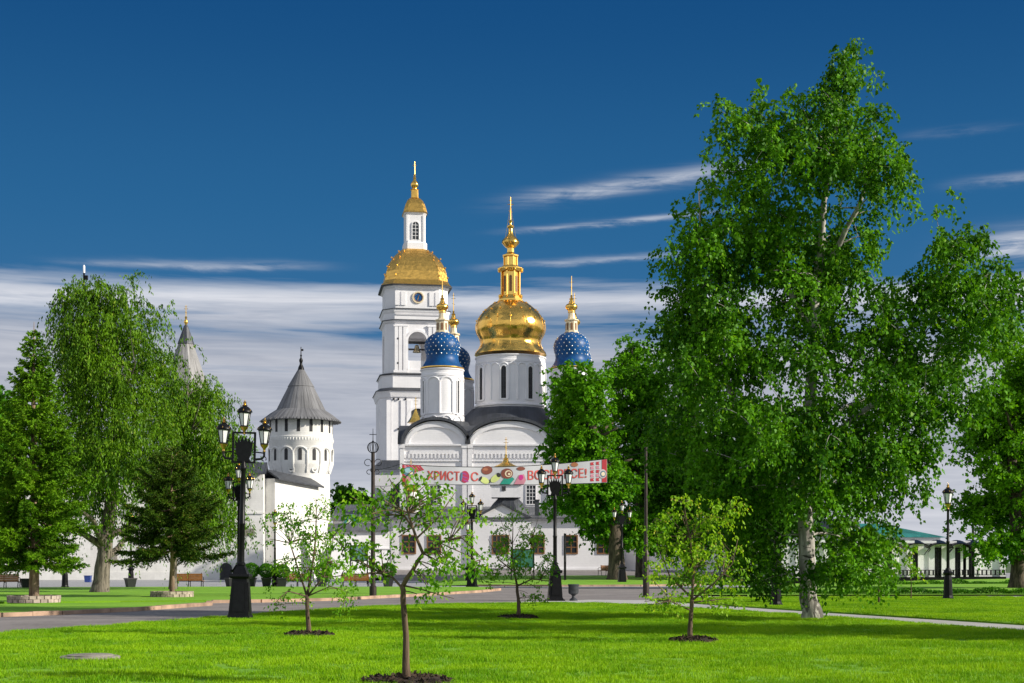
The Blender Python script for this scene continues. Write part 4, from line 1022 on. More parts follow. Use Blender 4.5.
def side_chapel():
    root = thing('side_chapel', 'small white annex with a dark hipped roof at the cathedral\'s left, before the bell tower', 'chapel', (X(386, 181), 181, 0))
    x = lambda px, d=181: X(px, d) - X(386, 181); z = lambda py: Z(py, 181)
    w = MB(); w.box(x(372), x(428), 0, 9, 0, z(471)); w.box(x(371), x(429), -.25, 9.2, z(471), z(469.5)); w.build('wall', M['white'], root)
    r = MB(); a0, a1 = x(370), x(430)
    r.add([(a0, -.4, z(469.5)), (a1, -.4, z(469.5)), (a1, 9.4, z(469.5)), (a0, 9.4, z(469.5)), (a0 + 1.2, 3, z(458.5)), (a1, 3, z(458.5)), (a1, 6, z(458.5)), (a0 + 1.2, 6, z(458.5))], [(0, 1, 5, 4), (1, 2, 6, 5), (2, 3, 7, 6), (3, 0, 4, 7), (4, 5, 6, 7), (3, 2, 1, 0)]); r.build('roof', M['dark_roof'], root)
    b = MB(); c0 = -11.999 - .2 - X(386, 181); rad = 2.9; zb = Z(506, 172); zt = Z(477, 172)
    def q(rr, hh): return [(c0 - rr * math.sin(PI / 2 * i / 14), zb + hh * math.cos(PI / 2 * i / 14)) for i in range(15)]
    b.prism(q(rad, zt - zb) + [(c0, zb)], -8.0, -.3); b.build('vault_roof', M['dark_roof'], root)
    w2 = MB(); w2.box(c0 - rad - .1, c0, -7.9, -.3, 0, zb); w2.build('porch_wall', M['white'], root)
    d = MB(); d.lathe([(1.0, z(459)), (1.0, z(424)), (1.1, z(423))], 20, None, (x(415, 184), 4.5, 0)); d = d.build('turret', M['white'], root)
    Z5 = lambda py: Z(py, 185.5)
    g = MB(); g.lathe([(1.15, Z5(423)), (.8, Z5(419)), (.42, Z5(414)), (.22, Z5(411)), (.1, Z5(409))], 8, None, (x(415, 184), 4.5, 0), False); g.build('dome', M['gold_fit'], d)
    orth_cross(d, x(415, 184), 4.5, Z5(410), Z5(397) - Z5(410), .5, .06)
side_chapel()

def gatehouse():
    D = 146.0; root = thing('outbuilding', 'low white outbuilding with a small green-roofed white gable in front of a grey roof', 'outbuilding', (X(362, D), D, 0))
    x = lambda px: X(px, D) - X(362, D); z = lambda py: Z(py, D)
    w = MB(); w.box(x(333), x(391.0), 0, 6, 0, z(521)); w.prism([(x(344.5), z(524)), (x(359.5), z(524)), (x(352), z(515.5))], -.9, 1.0); w.box(x(344.5), x(359.5), -.9, 0, z(531), z(524)); w.build('wall', M['white'], root)
    r = MB(); r.add([(x(330), -.3, z(521)), (x(392.0), -.3, z(521)), (x(392.0), 6.2, z(503.5)), (x(330), 6.2, z(503.5)), (x(330), -.3, z(519.5)), (x(392.0), -.3, z(519.5)), (x(392.0), 6.2, z(502)), (x(330), 6.2, z(502))], [(0, 1, 2, 3), (7, 6, 5, 4), (0, 4, 5, 1), (1, 5, 6, 2), (2, 6, 7, 3), (3, 7, 4, 0)]); r.build('roof', M['grey_roof'], root)
    g = MB(); a, c, b = (x(343), z(524.6)), (x(352), z(514.6)), (x(361), z(524.6))
    g.prism([a, c, b, (b[0] - .3, b[1] - .1), (c[0], c[1] - .16), (a[0] + .3, a[1] - .1)], -1.0, 1.2); g.build('gable_roof', M['teal_roof'], root)
gatehouse()

def pavilion():
    cuts = [(770, 781), (798, 809), (826, 837), (853, 864), (880, 891.5), (908, 917.5), (930.5, 941), (951, 960), (965.5, 974), (999, 999)]
    dd = lambda px: 101 + (px - 770) / 229 * 9.0
    base = Vector((X(770, 101), 101, 0)); root = thing('gallery', 'low white gallery with black iron lattice bays and scalloped black awnings on the right', 'building', base)
    H = 3.0; w = MB(); b = MB(); rl = MB()
    for (pa, pb), (pc, _) in zip(cuts[:-1], cuts[1:]):
        d = dd(pa); x0, x1, y = X(pa, d) - base.x, X(pc, dd(pc)) - base.x, d - base.y; ow = X(pb, d) - base.x - x0
        # bay: lattice opening first, then a white panel facing the park; each bay steps back from the last
        w.box(x0 + ow, x1, y, y + 9.2, 0.5, H - .03)
        w.box(x0 - .001, x0 + ow, y + .55, y + 9.1, .5, H - .02); w.box(x0, x0 + ow, y + .02, y + .54, H - .3, H - .01)
        w.box(x0 + ow, x0 + ow + .42, y - .16, y, .5, H - .02); w.box(x1 - .42, x1, y - .16, y, .5, H - .02); w.box(x0 + ow + .42, x1 - .42, y - .1, y, H - .5, H - .3)
        w.box(x0 - .1, x1 + .1, y - .28, y + 9.0, H, H + .2)
        b.box(x0 - .02, x1 + .02, y - .24, y + 9.2, 0, .5)
        rl.box(x0 + ow, x1, y - .36, y - .32, .98, 1.03); rl.box(x0 + ow, x1, y - .36, y - .32, .62, .66)
        m = max(3, int((x1 - x0 - ow) / .3))
        for k in range(m):
            u = x0 + ow + (k + .5) * (x1 - x0 - ow) / m; rl.box(u - .06, u + .06, y - .355, y - .325, .66, .98)
        g = MB(); a0, a1 = x0, x0 + ow
        for k in range(4): u = a0 + .06 + k * (ow - .12) / 3; g.box(u - .06, u + .06, y - .12, y - .02, .5, H - .3)
        for zz in (.56, 1.05, 1.6, 2.3, H - .36):
            for k in range(3): ua = a0 + .06 + k * (ow - .12) / 3 + .06; ub = a0 + .06 + (k + 1) * (ow - .12) / 3 - .06; g.box(ua, ub, y - .11, y - .03, zz - .05, zz + .05)
        for k in range(3):
            ua = a0 + .06 + k * (ow - .12) / 3 + .06; ub = a0 + .06 + (k + 1) * (ow - .12) / 3 - .06
            g.tube([(ua, y - .07, .62), (ub, y - .07, 1.0)], .025, 4); g.tube([(ub, y - .05, .62), (ua, y - .05, 1.0)], .025, 4)
        g = g.build('lattice', M['iron'], root)
        pn = MB(); pn.box(a0 + .02, a1 - .02, y + .10, y + .14, .52, H - .31); pn.build('pane', pane_mat_grey, g)
        aw = MB(); c = (a0 + a1) / 2; hw = ow / 2 + .45; o = ell(0, hw, 0, .5, 10); m = len(o)
        vs = [(c + u, y - .3, H - .28 + z_) for u, z_ in o] + [(c + u * 1.06, y - 1.5, H - .42 + z_ * .75) for u, z_ in o]
        vs += [(vx, vy, vz + .07) for vx, vy, vz in vs]
        fs = [(k, k + 1, k + 1 + m, k + m) for k in range(m - 1)] + [(k + 2 * m, k + 3 * m, k + 1 + 3 * m, k + 1 + 2 * m) for k in range(m - 1)] + [(k + m, k + 1 + m, k + 1 + 3 * m, k + 3 * m) for k in range(m - 1)] + [(k, k + 2 * m, k + 1 + 2 * m, k + 1) for k in range(m - 1)]
        aw.add(vs, fs)
        for sx in (-1, 1): aw.tube([(c + sx * hw * .96, y - .3, H - .85), (c + sx * hw * .96, y - 1.4, H - .42)], .04, 4)
        aw.build('awning', M['iron'], root)
    w.build('wall', M['white'], root); b.build('plinth', M['iron'], root); rl.build('railing', M['iron'], root)
    return root
pane_mat_grey = pane_mat('pale_glass', (0.30, 0.31, 0.33), 0.25)
pavilion()
def green_roof_house():
    D = 150.0; root = thing('green_roofed_house', 'white house with a sloping teal metal roof behind the black and white gallery', 'house', (X(900, D), D, 0))
    x = lambda px: X(px, D) - X(900, D); z = lambda py: Z(py, D)
    w = MB(); w.box(x(790), x(938), 0, 12, 0, z(541)); w.box(x(788.5), x(939.5), -.3, 12.3, z(541), z(537.5)); w.build('wall', M['white'], root)
    r = MB(); a0, a1 = x(786), x(945)
    r.add([(a0, -.8, z(537.5)), (a1, -.8, z(537.5)), (a1, 12.8, z(537.5)), (a0, 12.8, z(537.5)), (x(812), 6, z(522)), (x(893), 6, z(522))], [(0, 1, 5, 4), (1, 2, 5), (2, 3, 4, 5), (3, 0, 4), (3, 2, 1, 0)]); r.build('roof', M['teal_roof'], root)
    for px in (805, 825, 845, 865, 885, 905, 925): flat_window(root, x(px - 3.5), x(px + 3.5), z(560), z(547), 0, M['trim'], 2, 3, .12, .06)
    c = MB(); c.box(x(905), x(908), 4, 4.6, z(532), z(519)); c.box(x(904.4), x(908.6), 3.9, 4.7, z(519), z(518)); c.build('chimney', M['white'], root)
green_roof_house()
# ------------------------------------------------------------------ trees
def px_conv(bx, by, d):
    """pixel -> metres relative to the tree's base on the ground at distance d"""
    k = d / F
    zb = Z(by, d)
    def c(px, py, dy=0.0): return Vector(((px - bx) * k, dy, (by - py) * k))
    return c, k

def grow_tree(root, limbs, lobes, n_clusters, twigs, per_twig, twig_len, droop, size, aspect, leafmat, barkmat, seed,
              hang=0.5, shell=2.2, jitter=0.05, min_z=0.5, sub_r=0.035, trunk_seg=10, spread=0.3, twig_geo=False, up=0.15, maxjoin=9.0):
    """limbs: list of [(Vector, radius)...] ; lobes: list of (centre Vector, radii Vector)"""
    rs = np.random.RandomState(seed)
    tm = MB(); nodes = []; nrad = []
    for li, L in enumerate(limbs):
        pts = []; rad = []
        for (p0, r0), (p1, r1) in zip(L[:-1], L[1:]):
            n = max(2, int((p1 - p0).length / 0.5))
            for i in range(n):
                t = i / n
                w = Vector(rs.normal(size=3)) * min(r0 * 0.22, 0.05 if li else 0.022) if (i or len(pts)) else Vector((0, 0, 0))
                pts.append(p0.lerp(p1, t) + w); rad.append(r0 + (r1 - r0) * t)
        pts.append(L[-1][0]); rad.append(L[-1][1])
        if li == 0:
            flare = [(0.0, 1.45), (0.15, 1.2)]
            rad[0] *= 1.38; rad[1] *= 1.12
        tm.tube(pts, rad, trunk_seg)
        nodes += [tuple(p) for p in pts]; nrad += rad
    vol = np.array([(l[1].x * l[1].y * l[1].z) ** 0.72 for l in lobes]); vol /= vol.sum()
    pick = rs.choice(len(lobes), n_clusters, p=vol)
    cl = []
    for k in pick:
        c, r = lobes[k]
        u = rs.normal(size=3); u /= np.linalg.norm(u); u *= rs.uniform() ** (1 / shell)
        p = Vector((c.x + u[0] * r.x, c.y + u[1] * r.y, c.z + u[2] * r.z))
        if p.z > min_z: cl.append(p)
    A = np.array(nodes); B = np.array(nrad); CLs = np.array([tuple(p) for p in cl])
    d0 = np.array([np.min(np.linalg.norm(A - q, axis=1)) for q in CLs])
    for q in CLs[np.argsort(d0)]:
        dv = q - A; dist = np.linalg.norm(dv, axis=1)
        cost = dist + np.where(dv[:, 2] < -0.2, -dv[:, 2] * 1.6, 0) + np.where(B < 0.012, 0.4, 0)
        j = int(np.argmin(cost))
        if dist[j] > maxjoin: continue
        a = Vector(A[j]); b = Vector(q); L = (b - a).length
        mid = a.lerp(b, 0.5) + Vector((0, 0, up * L)) + Vector(rs.normal(size=3)) * 0.06 * L
        r0 = min(B[j] * 0.75, sub_r * (0.5 + 0.5 * L)); r0 = max(r0, 0.008)
        m = 4
        pts = [a.lerp(mid, t).lerp(mid.lerp(b, t), t) for t in [i / m for i in range(m + 1)]]
        rad = [r0 + (max(0.006, r0 * 0.3) - r0) * i / m for i in range(m + 1)]
        tm.tube(pts, rad, 5, cap=False)
        A = np.vstack([A, np.array([tuple(p) for p in pts[1:]])]); B = np.concatenate([B, rad[1:]])
    tm.build('trunk', barkmat, root, recalc=False)
    # twigs and leaves
    N = len(CLs); T = N * twigs
    c = np.repeat(CLs, twigs, axis=0) + rs.normal(size=(T, 3)) * spread * np.array([1, 1, 0.7])
    dr = rs.normal(size=(T, 3)); dr[:, 2] = dr[:, 2] * 0.45 + 0.12; dr = unit(dr)
    L = twig_len * rs.uniform(0.5, 1.35, (T, 1))
    P = T * per_twig
    t = rs.uniform(0, 1, (T, per_twig, 1))
    dn = np.array([0, 0, -1.0])
    pos = c[:, None] + dr[:, None] * (L[:, None] * t * (1 - 0.45 * droop * t)) + dn * (droop * L[:, None] * t ** 2)
    tan = dr[:, None] * (1 - 0.9 * droop * t) + dn * (2 * droop * t)
    pos = pos.reshape(-1, 3); tan = unit(tan.reshape(-1, 3))
    off = rs.normal(size=pos.shape) * jitter
    pos = pos + off
    ax = unit(tan * 0.6 + unit(off) * 0.7 + dn * hang + rs.normal(size=pos.shape) * 0.25)
    keep = pos[:, 2] > 0.15
    o = leaf_mesh('crown', pos[keep], ax[keep], size, aspect, leafmat, root, rs)
    return root

def lobes_px(c, k, L, seed, dscale=1.0, dj=1.5):
    rs = np.random.RandomState(seed); out = []
    for q in L:
        cx, cy, rx, ry = q[:4]
        dy = q[4] if len(q) > 4 else rs.uniform(-dj, dj)
        out.append((c(cx, cy, dy), Vector((rx * k, (rx + ry) * 0.5 * k * dscale, ry * k))))
    return out

# --- the great birch on the right
def great_birch():
    bx, by = 812, 620; d = DG(by)
    root = thing('birch_tree', 'tall spreading birch with a pale cracked trunk beside the path, tallest tree of all', 'tree', (X(bx, d), d, 0))
    c, k = px_conv(bx, by, d)
    rs = random.Random(3)
    limbs = [
        [(c(811.5, 623), .255), (c(810, 598), .245), (c(807.5, 560), .225), (c(805, 510), .21), (c(807, 460), .19), (c(812, 400, .2), .17), (c(818, 300, .3), .13), (c(826, 200, .1), .08), (c(836, 130), .045), (c(843, 78), .012)],
        [(c(808, 470), .15), (c(845, 425, -.6), .085), (c(880, 395, -1.0), .06), (c(925, 340, .4), .05), (c(948, 275, .8), .018)],
        [(c(808, 480), .15), (c(780, 455, .5), .12), (c(740, 400, .8), .09), (c(705, 320, .6), .06), (c(700, 190, .2), .02)],
        [(c(815, 330, .3), .10), (c(785, 260, 1.2), .08), (c(770, 190, 1.0), .045), (c(767, 125, .6), .012)],
        [(c(820, 280, .3), .09), (c(852, 215, -.8), .065), (c(866, 165, -.9), .03), (c(868, 140, -.8), .010)],
        [(c(806, 500), .10), (c(770, 470, -2.2), .07), (c(735, 448, -3.6), .012)],
        [(c(809, 440), .10), (c(860, 400, 2.4), .07), (c(905, 380, 3.6), .012)],
    ]
    L = [(840, 84, 20, 30), (846, 100, 26, 36), (820, 95, 24, 40), (767, 98, 22, 34), (800, 140, 40, 40), (845, 130, 34, 40), (820, 260, 50, 60), (745, 452, 34, 32, -3.2), (775, 455, 30, 30, -2.4), (903, 385, 34, 32, 3.2), (890, 370, 26, 30, -1.5), (925, 335, 24, 30, 0), (890, 305, 30, 34, 1), (915, 300, 22, 30, -1), (840, 270, 40, 40, 1.5), (945, 280, 24, 30, .6), (730, 565, 22, 20), (790, 572, 26, 16), (825, 565, 30, 18, -2), (862, 552, 28, 20), (805, 480, 60, 50, -2.5), (728, 152, 26, 38), (720, 192, 28, 42), (866, 116, 20, 30), (870, 185, 26, 40), (890, 165, 14, 22), (800, 165, 70, 65), (745, 225, 60, 60),
         (702, 262, 38, 45), (684, 312, 32, 40), (850, 240, 40, 50), (765, 300, 80, 75), (698, 345, 42, 55), (845, 335, 60, 60), (950, 243, 36, 40), (985, 300, 28, 40), (950, 310, 52, 55),
         (918, 388, 54, 54), (968, 372, 30, 44), (690, 420, 40, 55), (760, 415, 80, 75), (855, 430, 70, 65), (715, 490, 36, 55), (758, 520, 40, 58), (835, 505, 55, 58), (880, 466, 38, 44),
         (770, 560, 30, 28), (850, 555, 40, 30), (745, 470, 50, 50)]
    lb = lobes_px(c, k, L, 5, 0.95, 2.0)
    grow_tree(root, limbs, lb, 900, 8, 20, 0.72, 0.75, 0.112, 0.74, M['lf_birch'], M['bark_birch'], 11, hang=0.5, spread=0.22, jitter=0.05, shell=2.8)
    return root
birch = great_birch()

def simple_limbs(c, trunk, n, spread, seed, top, k):
    """a trunk given as (px, py, r) and n side limbs reaching (dx, dy) outwards and up"""
    rs = random.Random(seed)
    T = [(c(px, py), r) for px, py, r in trunk]
    out = [T]
    for i in range(n):
        t = rs.uniform(0.25, 0.85)
        j = t * (len(T) - 1); a = int(j); f = j - a
        p = T[a][0].lerp(T[a + 1][0], f); r = (T[a][1] + (T[a + 1][1] - T[a][1]) * f) * 0.6
        ang = 2 * PI * (i / n) + rs.uniform(-.5, .5); L = spread * rs.uniform(0.6, 1.0) * (1.1 - t * 0.6)
        q1 = p + Vector((math.cos(ang) * L * .5, math.sin(ang) * L * .5, L * rs.uniform(.25, .5)))
        q2 = p + Vector((math.cos(ang) * L, math.sin(ang) * L, L * rs.uniform(.4, .9)))
        out.append([(p, r), (q1, r * .6), (q2, r * .2)])
    return out

# --- weeping trees at the left
def weeping(name, label, bx, by, trunk, L, seed, n, leafm=None, size=0.17, asp=0.38, tl=1.9, barkm=None):
    return _weep(name, label, bx, by, DG(by), trunk, L, seed, n, leafm or M['lf_willow'], barkm or M['bark_grey'], size, asp, tl)
def _weep(name, label, bx, by, d, trunk, L, seed, n, leafm, barkm, size, asp, tl):
    root = thing(name, label, 'tree', (X(bx, d), d, 0))
    c, k = px_conv(bx, by, d)
    grow_tree(root, simple_limbs(c, trunk, 9, 4.5, seed, 0, k), lobes_px(c, k, L, seed + 1, 1.0, 2.0), n, 9, 30, tl, 0.9, size, asp, leafm, barkm, seed + 2,
              hang=1.2, spread=0.45, jitter=0.06, min_z=2.0, sub_r=0.05, up=0.3)
    return root
weeping('weeping_birch', 'tall drooping birch with a thick grey leaning trunk, behind the brick-ringed spruces', 104, 594,
        [(99, 597, .42), (101, 580, .40), (104, 555, .36), (108, 525, .32), (112, 490, .28), (116, 420, .22), (116, 340, .12), (112, 295, .03)],
        [(98, 300, 28, 18), (124, 304, 24, 22), (80, 325, 20, 34), (142, 335, 24, 36), (108, 350, 46, 46), (82, 395, 24, 55), (135, 405, 36, 50), (163, 385, 18, 40), (105, 455, 46, 42), (78, 460, 18, 50), (150, 455, 34, 42), (112, 505, 26, 22)], 21, 300)
weeping('weeping_tree', 'lower rounded yellow-green drooping tree between the two old towers', 173, 591,
        [(173, 593, .2), (174, 550, .19), (180, 490, .17), (186, 430, .12), (188, 385, .03)],
        [(190, 395, 28, 24), (210, 425, 22, 34), (178, 420, 26, 40), (205, 460, 26, 36), (170, 465, 26, 40), (222, 450, 10, 34), (190, 500, 40, 30), (215, 510, 18, 26)], 31, 235)

# --- lime trees right of the cathedral
def lime(label, bx, by, trunk, L, seed, n, name='lime_tree', leafm=None, size=0.27, tl=1.0, group=None, d=None, barkm=None, **kw):
    return _lime(label, bx, by, trunk, L, seed, n, name, leafm or M['lf_lime'], size, tl, group, d or DG(by), barkm or M['bark_dark'], **kw)
def _lime(label, bx, by, trunk, L, seed, n, name, leafm, size, tl, group, d, barkm, tw=8, pt=18, droop=0.35, jitter=0.1, spr=0.5, limbs=10, reach=3.4):
    root = thing(name, label, 'tree', (X(bx, d), d, 0), group=group)
    c, k = px_conv(bx, by, d)
    grow_tree(root, simple_limbs(c, trunk, limbs, reach, seed, 0, k), lobes_px(c, k, L, seed + 1, 1.0, 2.0), n, tw, pt, tl, droop, size, 0.75, leafm, barkm, seed + 2,
              hang=0.3, spread=spr, jitter=jitter, min_z=1.5, sub_r=0.05)
    return root
lime('lime tree with a tapering top rising just right of the cathedral wall', 617, 583,
     [(617, 584, .75), (616, 540, .55), (608, 470, .42), (590, 420, .28), (574, 372, .05)],
     [(572, 385, 16, 24), (570, 415, 22, 28), (585, 450, 32, 34), (562, 460, 16, 34), (600, 490, 40, 32), (577, 505, 24, 22), (590, 400, 12, 24), (610, 525, 34, 18), (638, 535, 24, 20)], 41, 300)
lime('broad lime tree with a rounded top left of the birch', 642, 581.5,
     [(642, 583, .55), (642, 540, .5), (640, 470, .4), (636, 400, .25), (632, 350, .05)],
     [(630, 360, 22, 24), (622, 395, 26, 34), (650, 385, 26, 36), (635, 435, 40, 40), (660, 445, 32, 40), (640, 490, 42, 36), (668, 500, 30, 40), (640, 530, 36, 20), (680, 540, 24, 20)], 51, 330)
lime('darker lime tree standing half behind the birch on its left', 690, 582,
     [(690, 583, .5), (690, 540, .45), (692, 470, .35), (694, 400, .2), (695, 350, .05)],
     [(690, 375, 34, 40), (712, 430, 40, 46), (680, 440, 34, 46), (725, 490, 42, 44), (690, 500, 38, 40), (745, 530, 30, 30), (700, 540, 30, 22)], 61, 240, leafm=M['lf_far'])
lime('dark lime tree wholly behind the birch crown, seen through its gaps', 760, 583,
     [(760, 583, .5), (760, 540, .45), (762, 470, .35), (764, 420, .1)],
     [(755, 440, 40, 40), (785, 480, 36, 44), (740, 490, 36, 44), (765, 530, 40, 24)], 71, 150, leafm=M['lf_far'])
# --- maple at the right edge
dm = DG(590)
lime('broad maple with a short trunk at the right edge of the lawn', 1019, 590,
     [(1019, 592, .55), (1018, 560, .42), (1016, 520, .36), (1012, 460, .26), (1015, 400, .15), (1020, 350, .04)],
     [(1018, 375, 30, 34), (1000, 410, 28, 36), (1040, 400, 34, 50), (985, 440, 24, 30), (1015, 460, 40, 36), (1050, 470, 36, 50), (975, 520, 26, 17), (995, 505, 34, 26), (1025, 530, 34, 30), (990, 545, 30, 16), (1010, 340, 18, 26)],
     81, 330, name='maple_tree', leafm=M['lf_maple'], size=0.20, tl=0.8, tw=8, pt=20, jitter=0.09, spr=0.4)
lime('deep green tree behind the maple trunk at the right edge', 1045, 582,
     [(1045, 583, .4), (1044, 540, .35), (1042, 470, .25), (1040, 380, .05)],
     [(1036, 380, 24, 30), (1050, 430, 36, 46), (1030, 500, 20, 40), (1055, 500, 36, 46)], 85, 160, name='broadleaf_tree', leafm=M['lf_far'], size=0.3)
# --- trees at the left edge and behind the walls
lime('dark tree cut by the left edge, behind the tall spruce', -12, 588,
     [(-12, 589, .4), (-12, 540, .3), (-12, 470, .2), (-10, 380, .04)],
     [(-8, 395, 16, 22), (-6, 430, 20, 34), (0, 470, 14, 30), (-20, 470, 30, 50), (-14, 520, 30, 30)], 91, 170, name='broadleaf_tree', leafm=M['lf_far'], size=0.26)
lime('small rounded tree showing over the low wall, between old tower and bell tower', 352, 574,
     [(352, 575, .3), (352, 540, .25), (351, 510, .15), (350, 492, .03)],
     [(345, 496, 12, 7), (358, 500, 12, 8), (350, 508, 20, 8)], 95, 70, name='broadleaf_tree', leafm=M['lf_far'], size=0.36, d=176, limbs=5, reach=2.0)
# a tree outside the frame on the right: its shade lies across the lawn
def shade_tree(loc, seed, label):
    root = thing('birch_tree', label, 'tree', loc)
    V = Vector
    limbs = [[(V((0, 0, 0)), .3), (V((0, 0, 4)), .22), (V((.2, 0, 8)), .14), (V((0, .2, 13)), .02)],
             [(V((0, 0, 4.5)), .12), (V((2, .5, 6.5)), .07), (V((3, 1, 9)), .02)], [(V((0, 0, 5)), .12), (V((-2, -.5, 7)), .07), (V((-3, -1, 9)), .02)]]
    lb = [(V((0, 0, 11)), V((1.8, 1.8, 2.2))), (V((1.5, .5, 8)), V((2.4, 2.4, 2.4))), (V((-1.5, -.5, 8)), V((2.4, 2.4, 2.4))), (V((0, 0, 5)), V((3.2, 3.0, 2.2)))]
    return grow_tree(root, limbs, lb, 230, 7, 16, 0.95, 0.55, 0.14, 0.72, M['lf_birch'], M['bark_birch'], seed, hang=0.55)
st = shade_tree((18.5, 28.5, 0), 7, 'birch standing off to the right of the lawn, just outside the view')
place(copy_tree(st), (26.0, 26.0, 0), 1.3, 'second birch off to the right of the lawn, further from the path')
place(copy_tree(st), (34.0, 23.0, 0), 2.6, 'third birch off to the right of the lawn, farthest from the path')

# --- spruces in rings of stone blocks
def spruce(label, bx, by, d, top, hw, seed, nmat, base_py, n_whorl, up, prof):
    root = thing('spruce_tree', label, 'tree', (X(bx, d), d, 0.12))
    k = d / F; Ht = (by - top) * k; zb = (by - base_py) * k; rs = np.random.RandomState(seed); rr = random.Random(seed)
    tm = MB(); tm.tube([(0, 0, -0.12), (0.02, 0, Ht * .3), (-0.03, 0.02, Ht * .7), (0, 0, Ht)], [Ht * .019, Ht * .014, Ht * .008, .008], 9)
    C = []; A = []
    for w in range(n_whorl):
        t = (w + rr.random() * .6) / n_whorl
        z = zb + (Ht - zb) * t ** 0.95
        Lw = hw * k * prof(t)
        nb = 6 if t < .8 else 4
        for b in range(nb):
            ang = 2 * PI * (b / nb) + w * 1.9 + rr.uniform(-.35, .35)
            L = Lw * rr.uniform(.68, 1.12)
            if L < .12: continue
            dirv = Vector((math.cos(ang), math.sin(ang), 0)); side = Vector((-dirv.y, dirv.x, 0))
            sl = up * (t - .35) - .18 + rr.uniform(-.12, .12)
            def P(u): return Vector((0, 0, z)) + dirv * (L * u) + Vector((0, 0, L * (sl * u + .34 * u * u)))
            tm.tube([P(0), P(.4), P(.75), P(1)], [.012 + .012 * L, .009 + .007 * L, .006, .003], 4, cap=False)
            ns = max(5, int(L / .062))
            for s in range(ns):
                u = .15 + .85 * (s + rr.random()) / ns
                q = P(u); tl = (.17 + .36 * L * (1 - u) ** .7 * .6) * rr.uniform(.6, 1.2)
                for sg in (-1, 1):
                    td = (dirv * .75 + side * sg * .8 + Vector((0, 0, rr.uniform(-.5, .6)))).normalized()
                    nn = max(6, int(tl * 62))
                    uu = rs.uniform(0, 1, nn)[:, None]
                    pts = np.array(q) + np.array(td) * uu * tl - np.array([0, 0, 1.0]) * (uu ** 2) * tl * .25
                    nd = unit(np.array(td) * .9 + rs.normal(size=(nn, 3)) * .62)
                    C.append(pts + nd * .035); A.append(nd)
    tm.build('trunk', M['bark_spruce'], root, recalc=False)
    C = np.vstack(C); A = np.vstack(A)
    leaf_mesh('crown', C, A, 0.115, 0.36, nmat, root, rs, fold=0.15)
    return root
spruce('tall narrow spruce with fresh green tips in a stone ring at the left edge', 34, 602, DG(605), 322, 64, 101, M['needle'], 562, 42, 1.0, lambda t: (1 - t) ** 1.02 * (.80 + .42 * math.sin(min(1, t * 3) * PI / 2)) * .95 + .015)
spruce('shorter wide dark spruce with drooping boughs in a stone ring, right of the leaning trunk', 172, 597, DG(599), 448, 62, 103, M['needle2'], 556, 16, .75, lambda t: (1 - t) ** .68 + .03)

# --- young trees in circles of mulch on the front lawn
def sapling(label, bx, by, limbs, lobes, seed, n, tw, pt, size, leafm, tl=0.26, droop=0.5, group='young trees planted in mulch circles', asp=0.62, jit=0.035, rs_trunk=10, spread=0.10):
    d = DG(by); root = thing('young_tree', label, 'tree', (X(bx, d), d, 0.03), group=group)
    c, k = px_conv(bx, by, d)
    LL = [[(c(p[0], p[1], p[3] if len(p) > 3 else 0), p[2] * .80) for p in L] for L in limbs]
    lb = lobes_px(c, k, lobes, seed, 0.9, 0.25)
    grow_tree(root, LL, lb, n, tw, pt, tl, droop, size, asp, leafm, M['bark_young'], seed + 1, hang=0.6, spread=spread, jitter=jit, min_z=0.35, sub_r=0.009, trunk_seg=8, shell=1.6, up=0.1)
    return root
sapling('young tree with a forked crooked stem, nearest the camera', 405, 687,
        [[(407, 689, .060), (406, 640, .050), (403, 600, .047), (402, 588, .045)],
         [(402, 590, .040), (412, 572, .034), (424, 556, .030, -.1), (416, 538, .024, -.1), (408, 515, .018), (405, 480, .008)],
         [(424, 556, .022, -.1), (440, 545, .018, -.2), (462, 540, .012, -.3), (482, 560, .006, -.3)],
         [(402, 590, .022), (392, 580, .018, .1), (372, 572, .012, .2), (345, 560, .006, .2)],
         [(412, 530, .018), (395, 505, .012, .2), (378, 488, .006, .3)],
         [(418, 540, .016, -.1), (438, 520, .012), (455, 495, .006)],
         [(404, 588, .016), (425, 592, .010, -.3), (455, 600, .005, -.4)]],
        [(372, 505, 34, 22), (405, 492, 30, 22), (440, 505, 28, 20), (355, 545, 30, 24), (385, 560, 34, 20), (445, 560, 36, 28), (470, 575, 22, 20), (425, 590, 40, 14), (350, 580, 22, 14), (460, 530, 18, 18), (410, 530, 28, 26)],
        201, 100, 3, 8, 0.060, M['lf_young'])
sapling('young tree with a dense upright crown of small leaves, second from left', 309, 638,
        [[(309, 640, .062), (308, 615, .052), (307, 596, .048)],
         [(307, 598, .038), (312, 570, .030), (316, 540, .022), (316, 500, .008)],
         [(307, 598, .030), (298, 575, .024, .2), (288, 545, .016, .3), (282, 515, .006, .3)],
         [(307, 598, .028), (325, 578, .022, -.2), (334, 550, .014, -.3), (336, 520, .006, -.3)],
         [(307, 598, .020), (290, 592, .016, -.3), (278, 604, .006, -.4)], [(307, 598, .020), (330, 588, .014), (345, 592, .006)]],
        [(285, 520, 20, 18), (315, 512, 24, 14), (300, 540, 34, 24), (330, 535, 18, 20), (280, 565, 18, 16), (320, 570, 28, 20), (338, 578, 14, 18), (285, 603, 18, 9), (344, 600, 6, 26), (300, 575, 26, 16)],
        211, 110, 3, 9, 0.064, M['lf_young'])
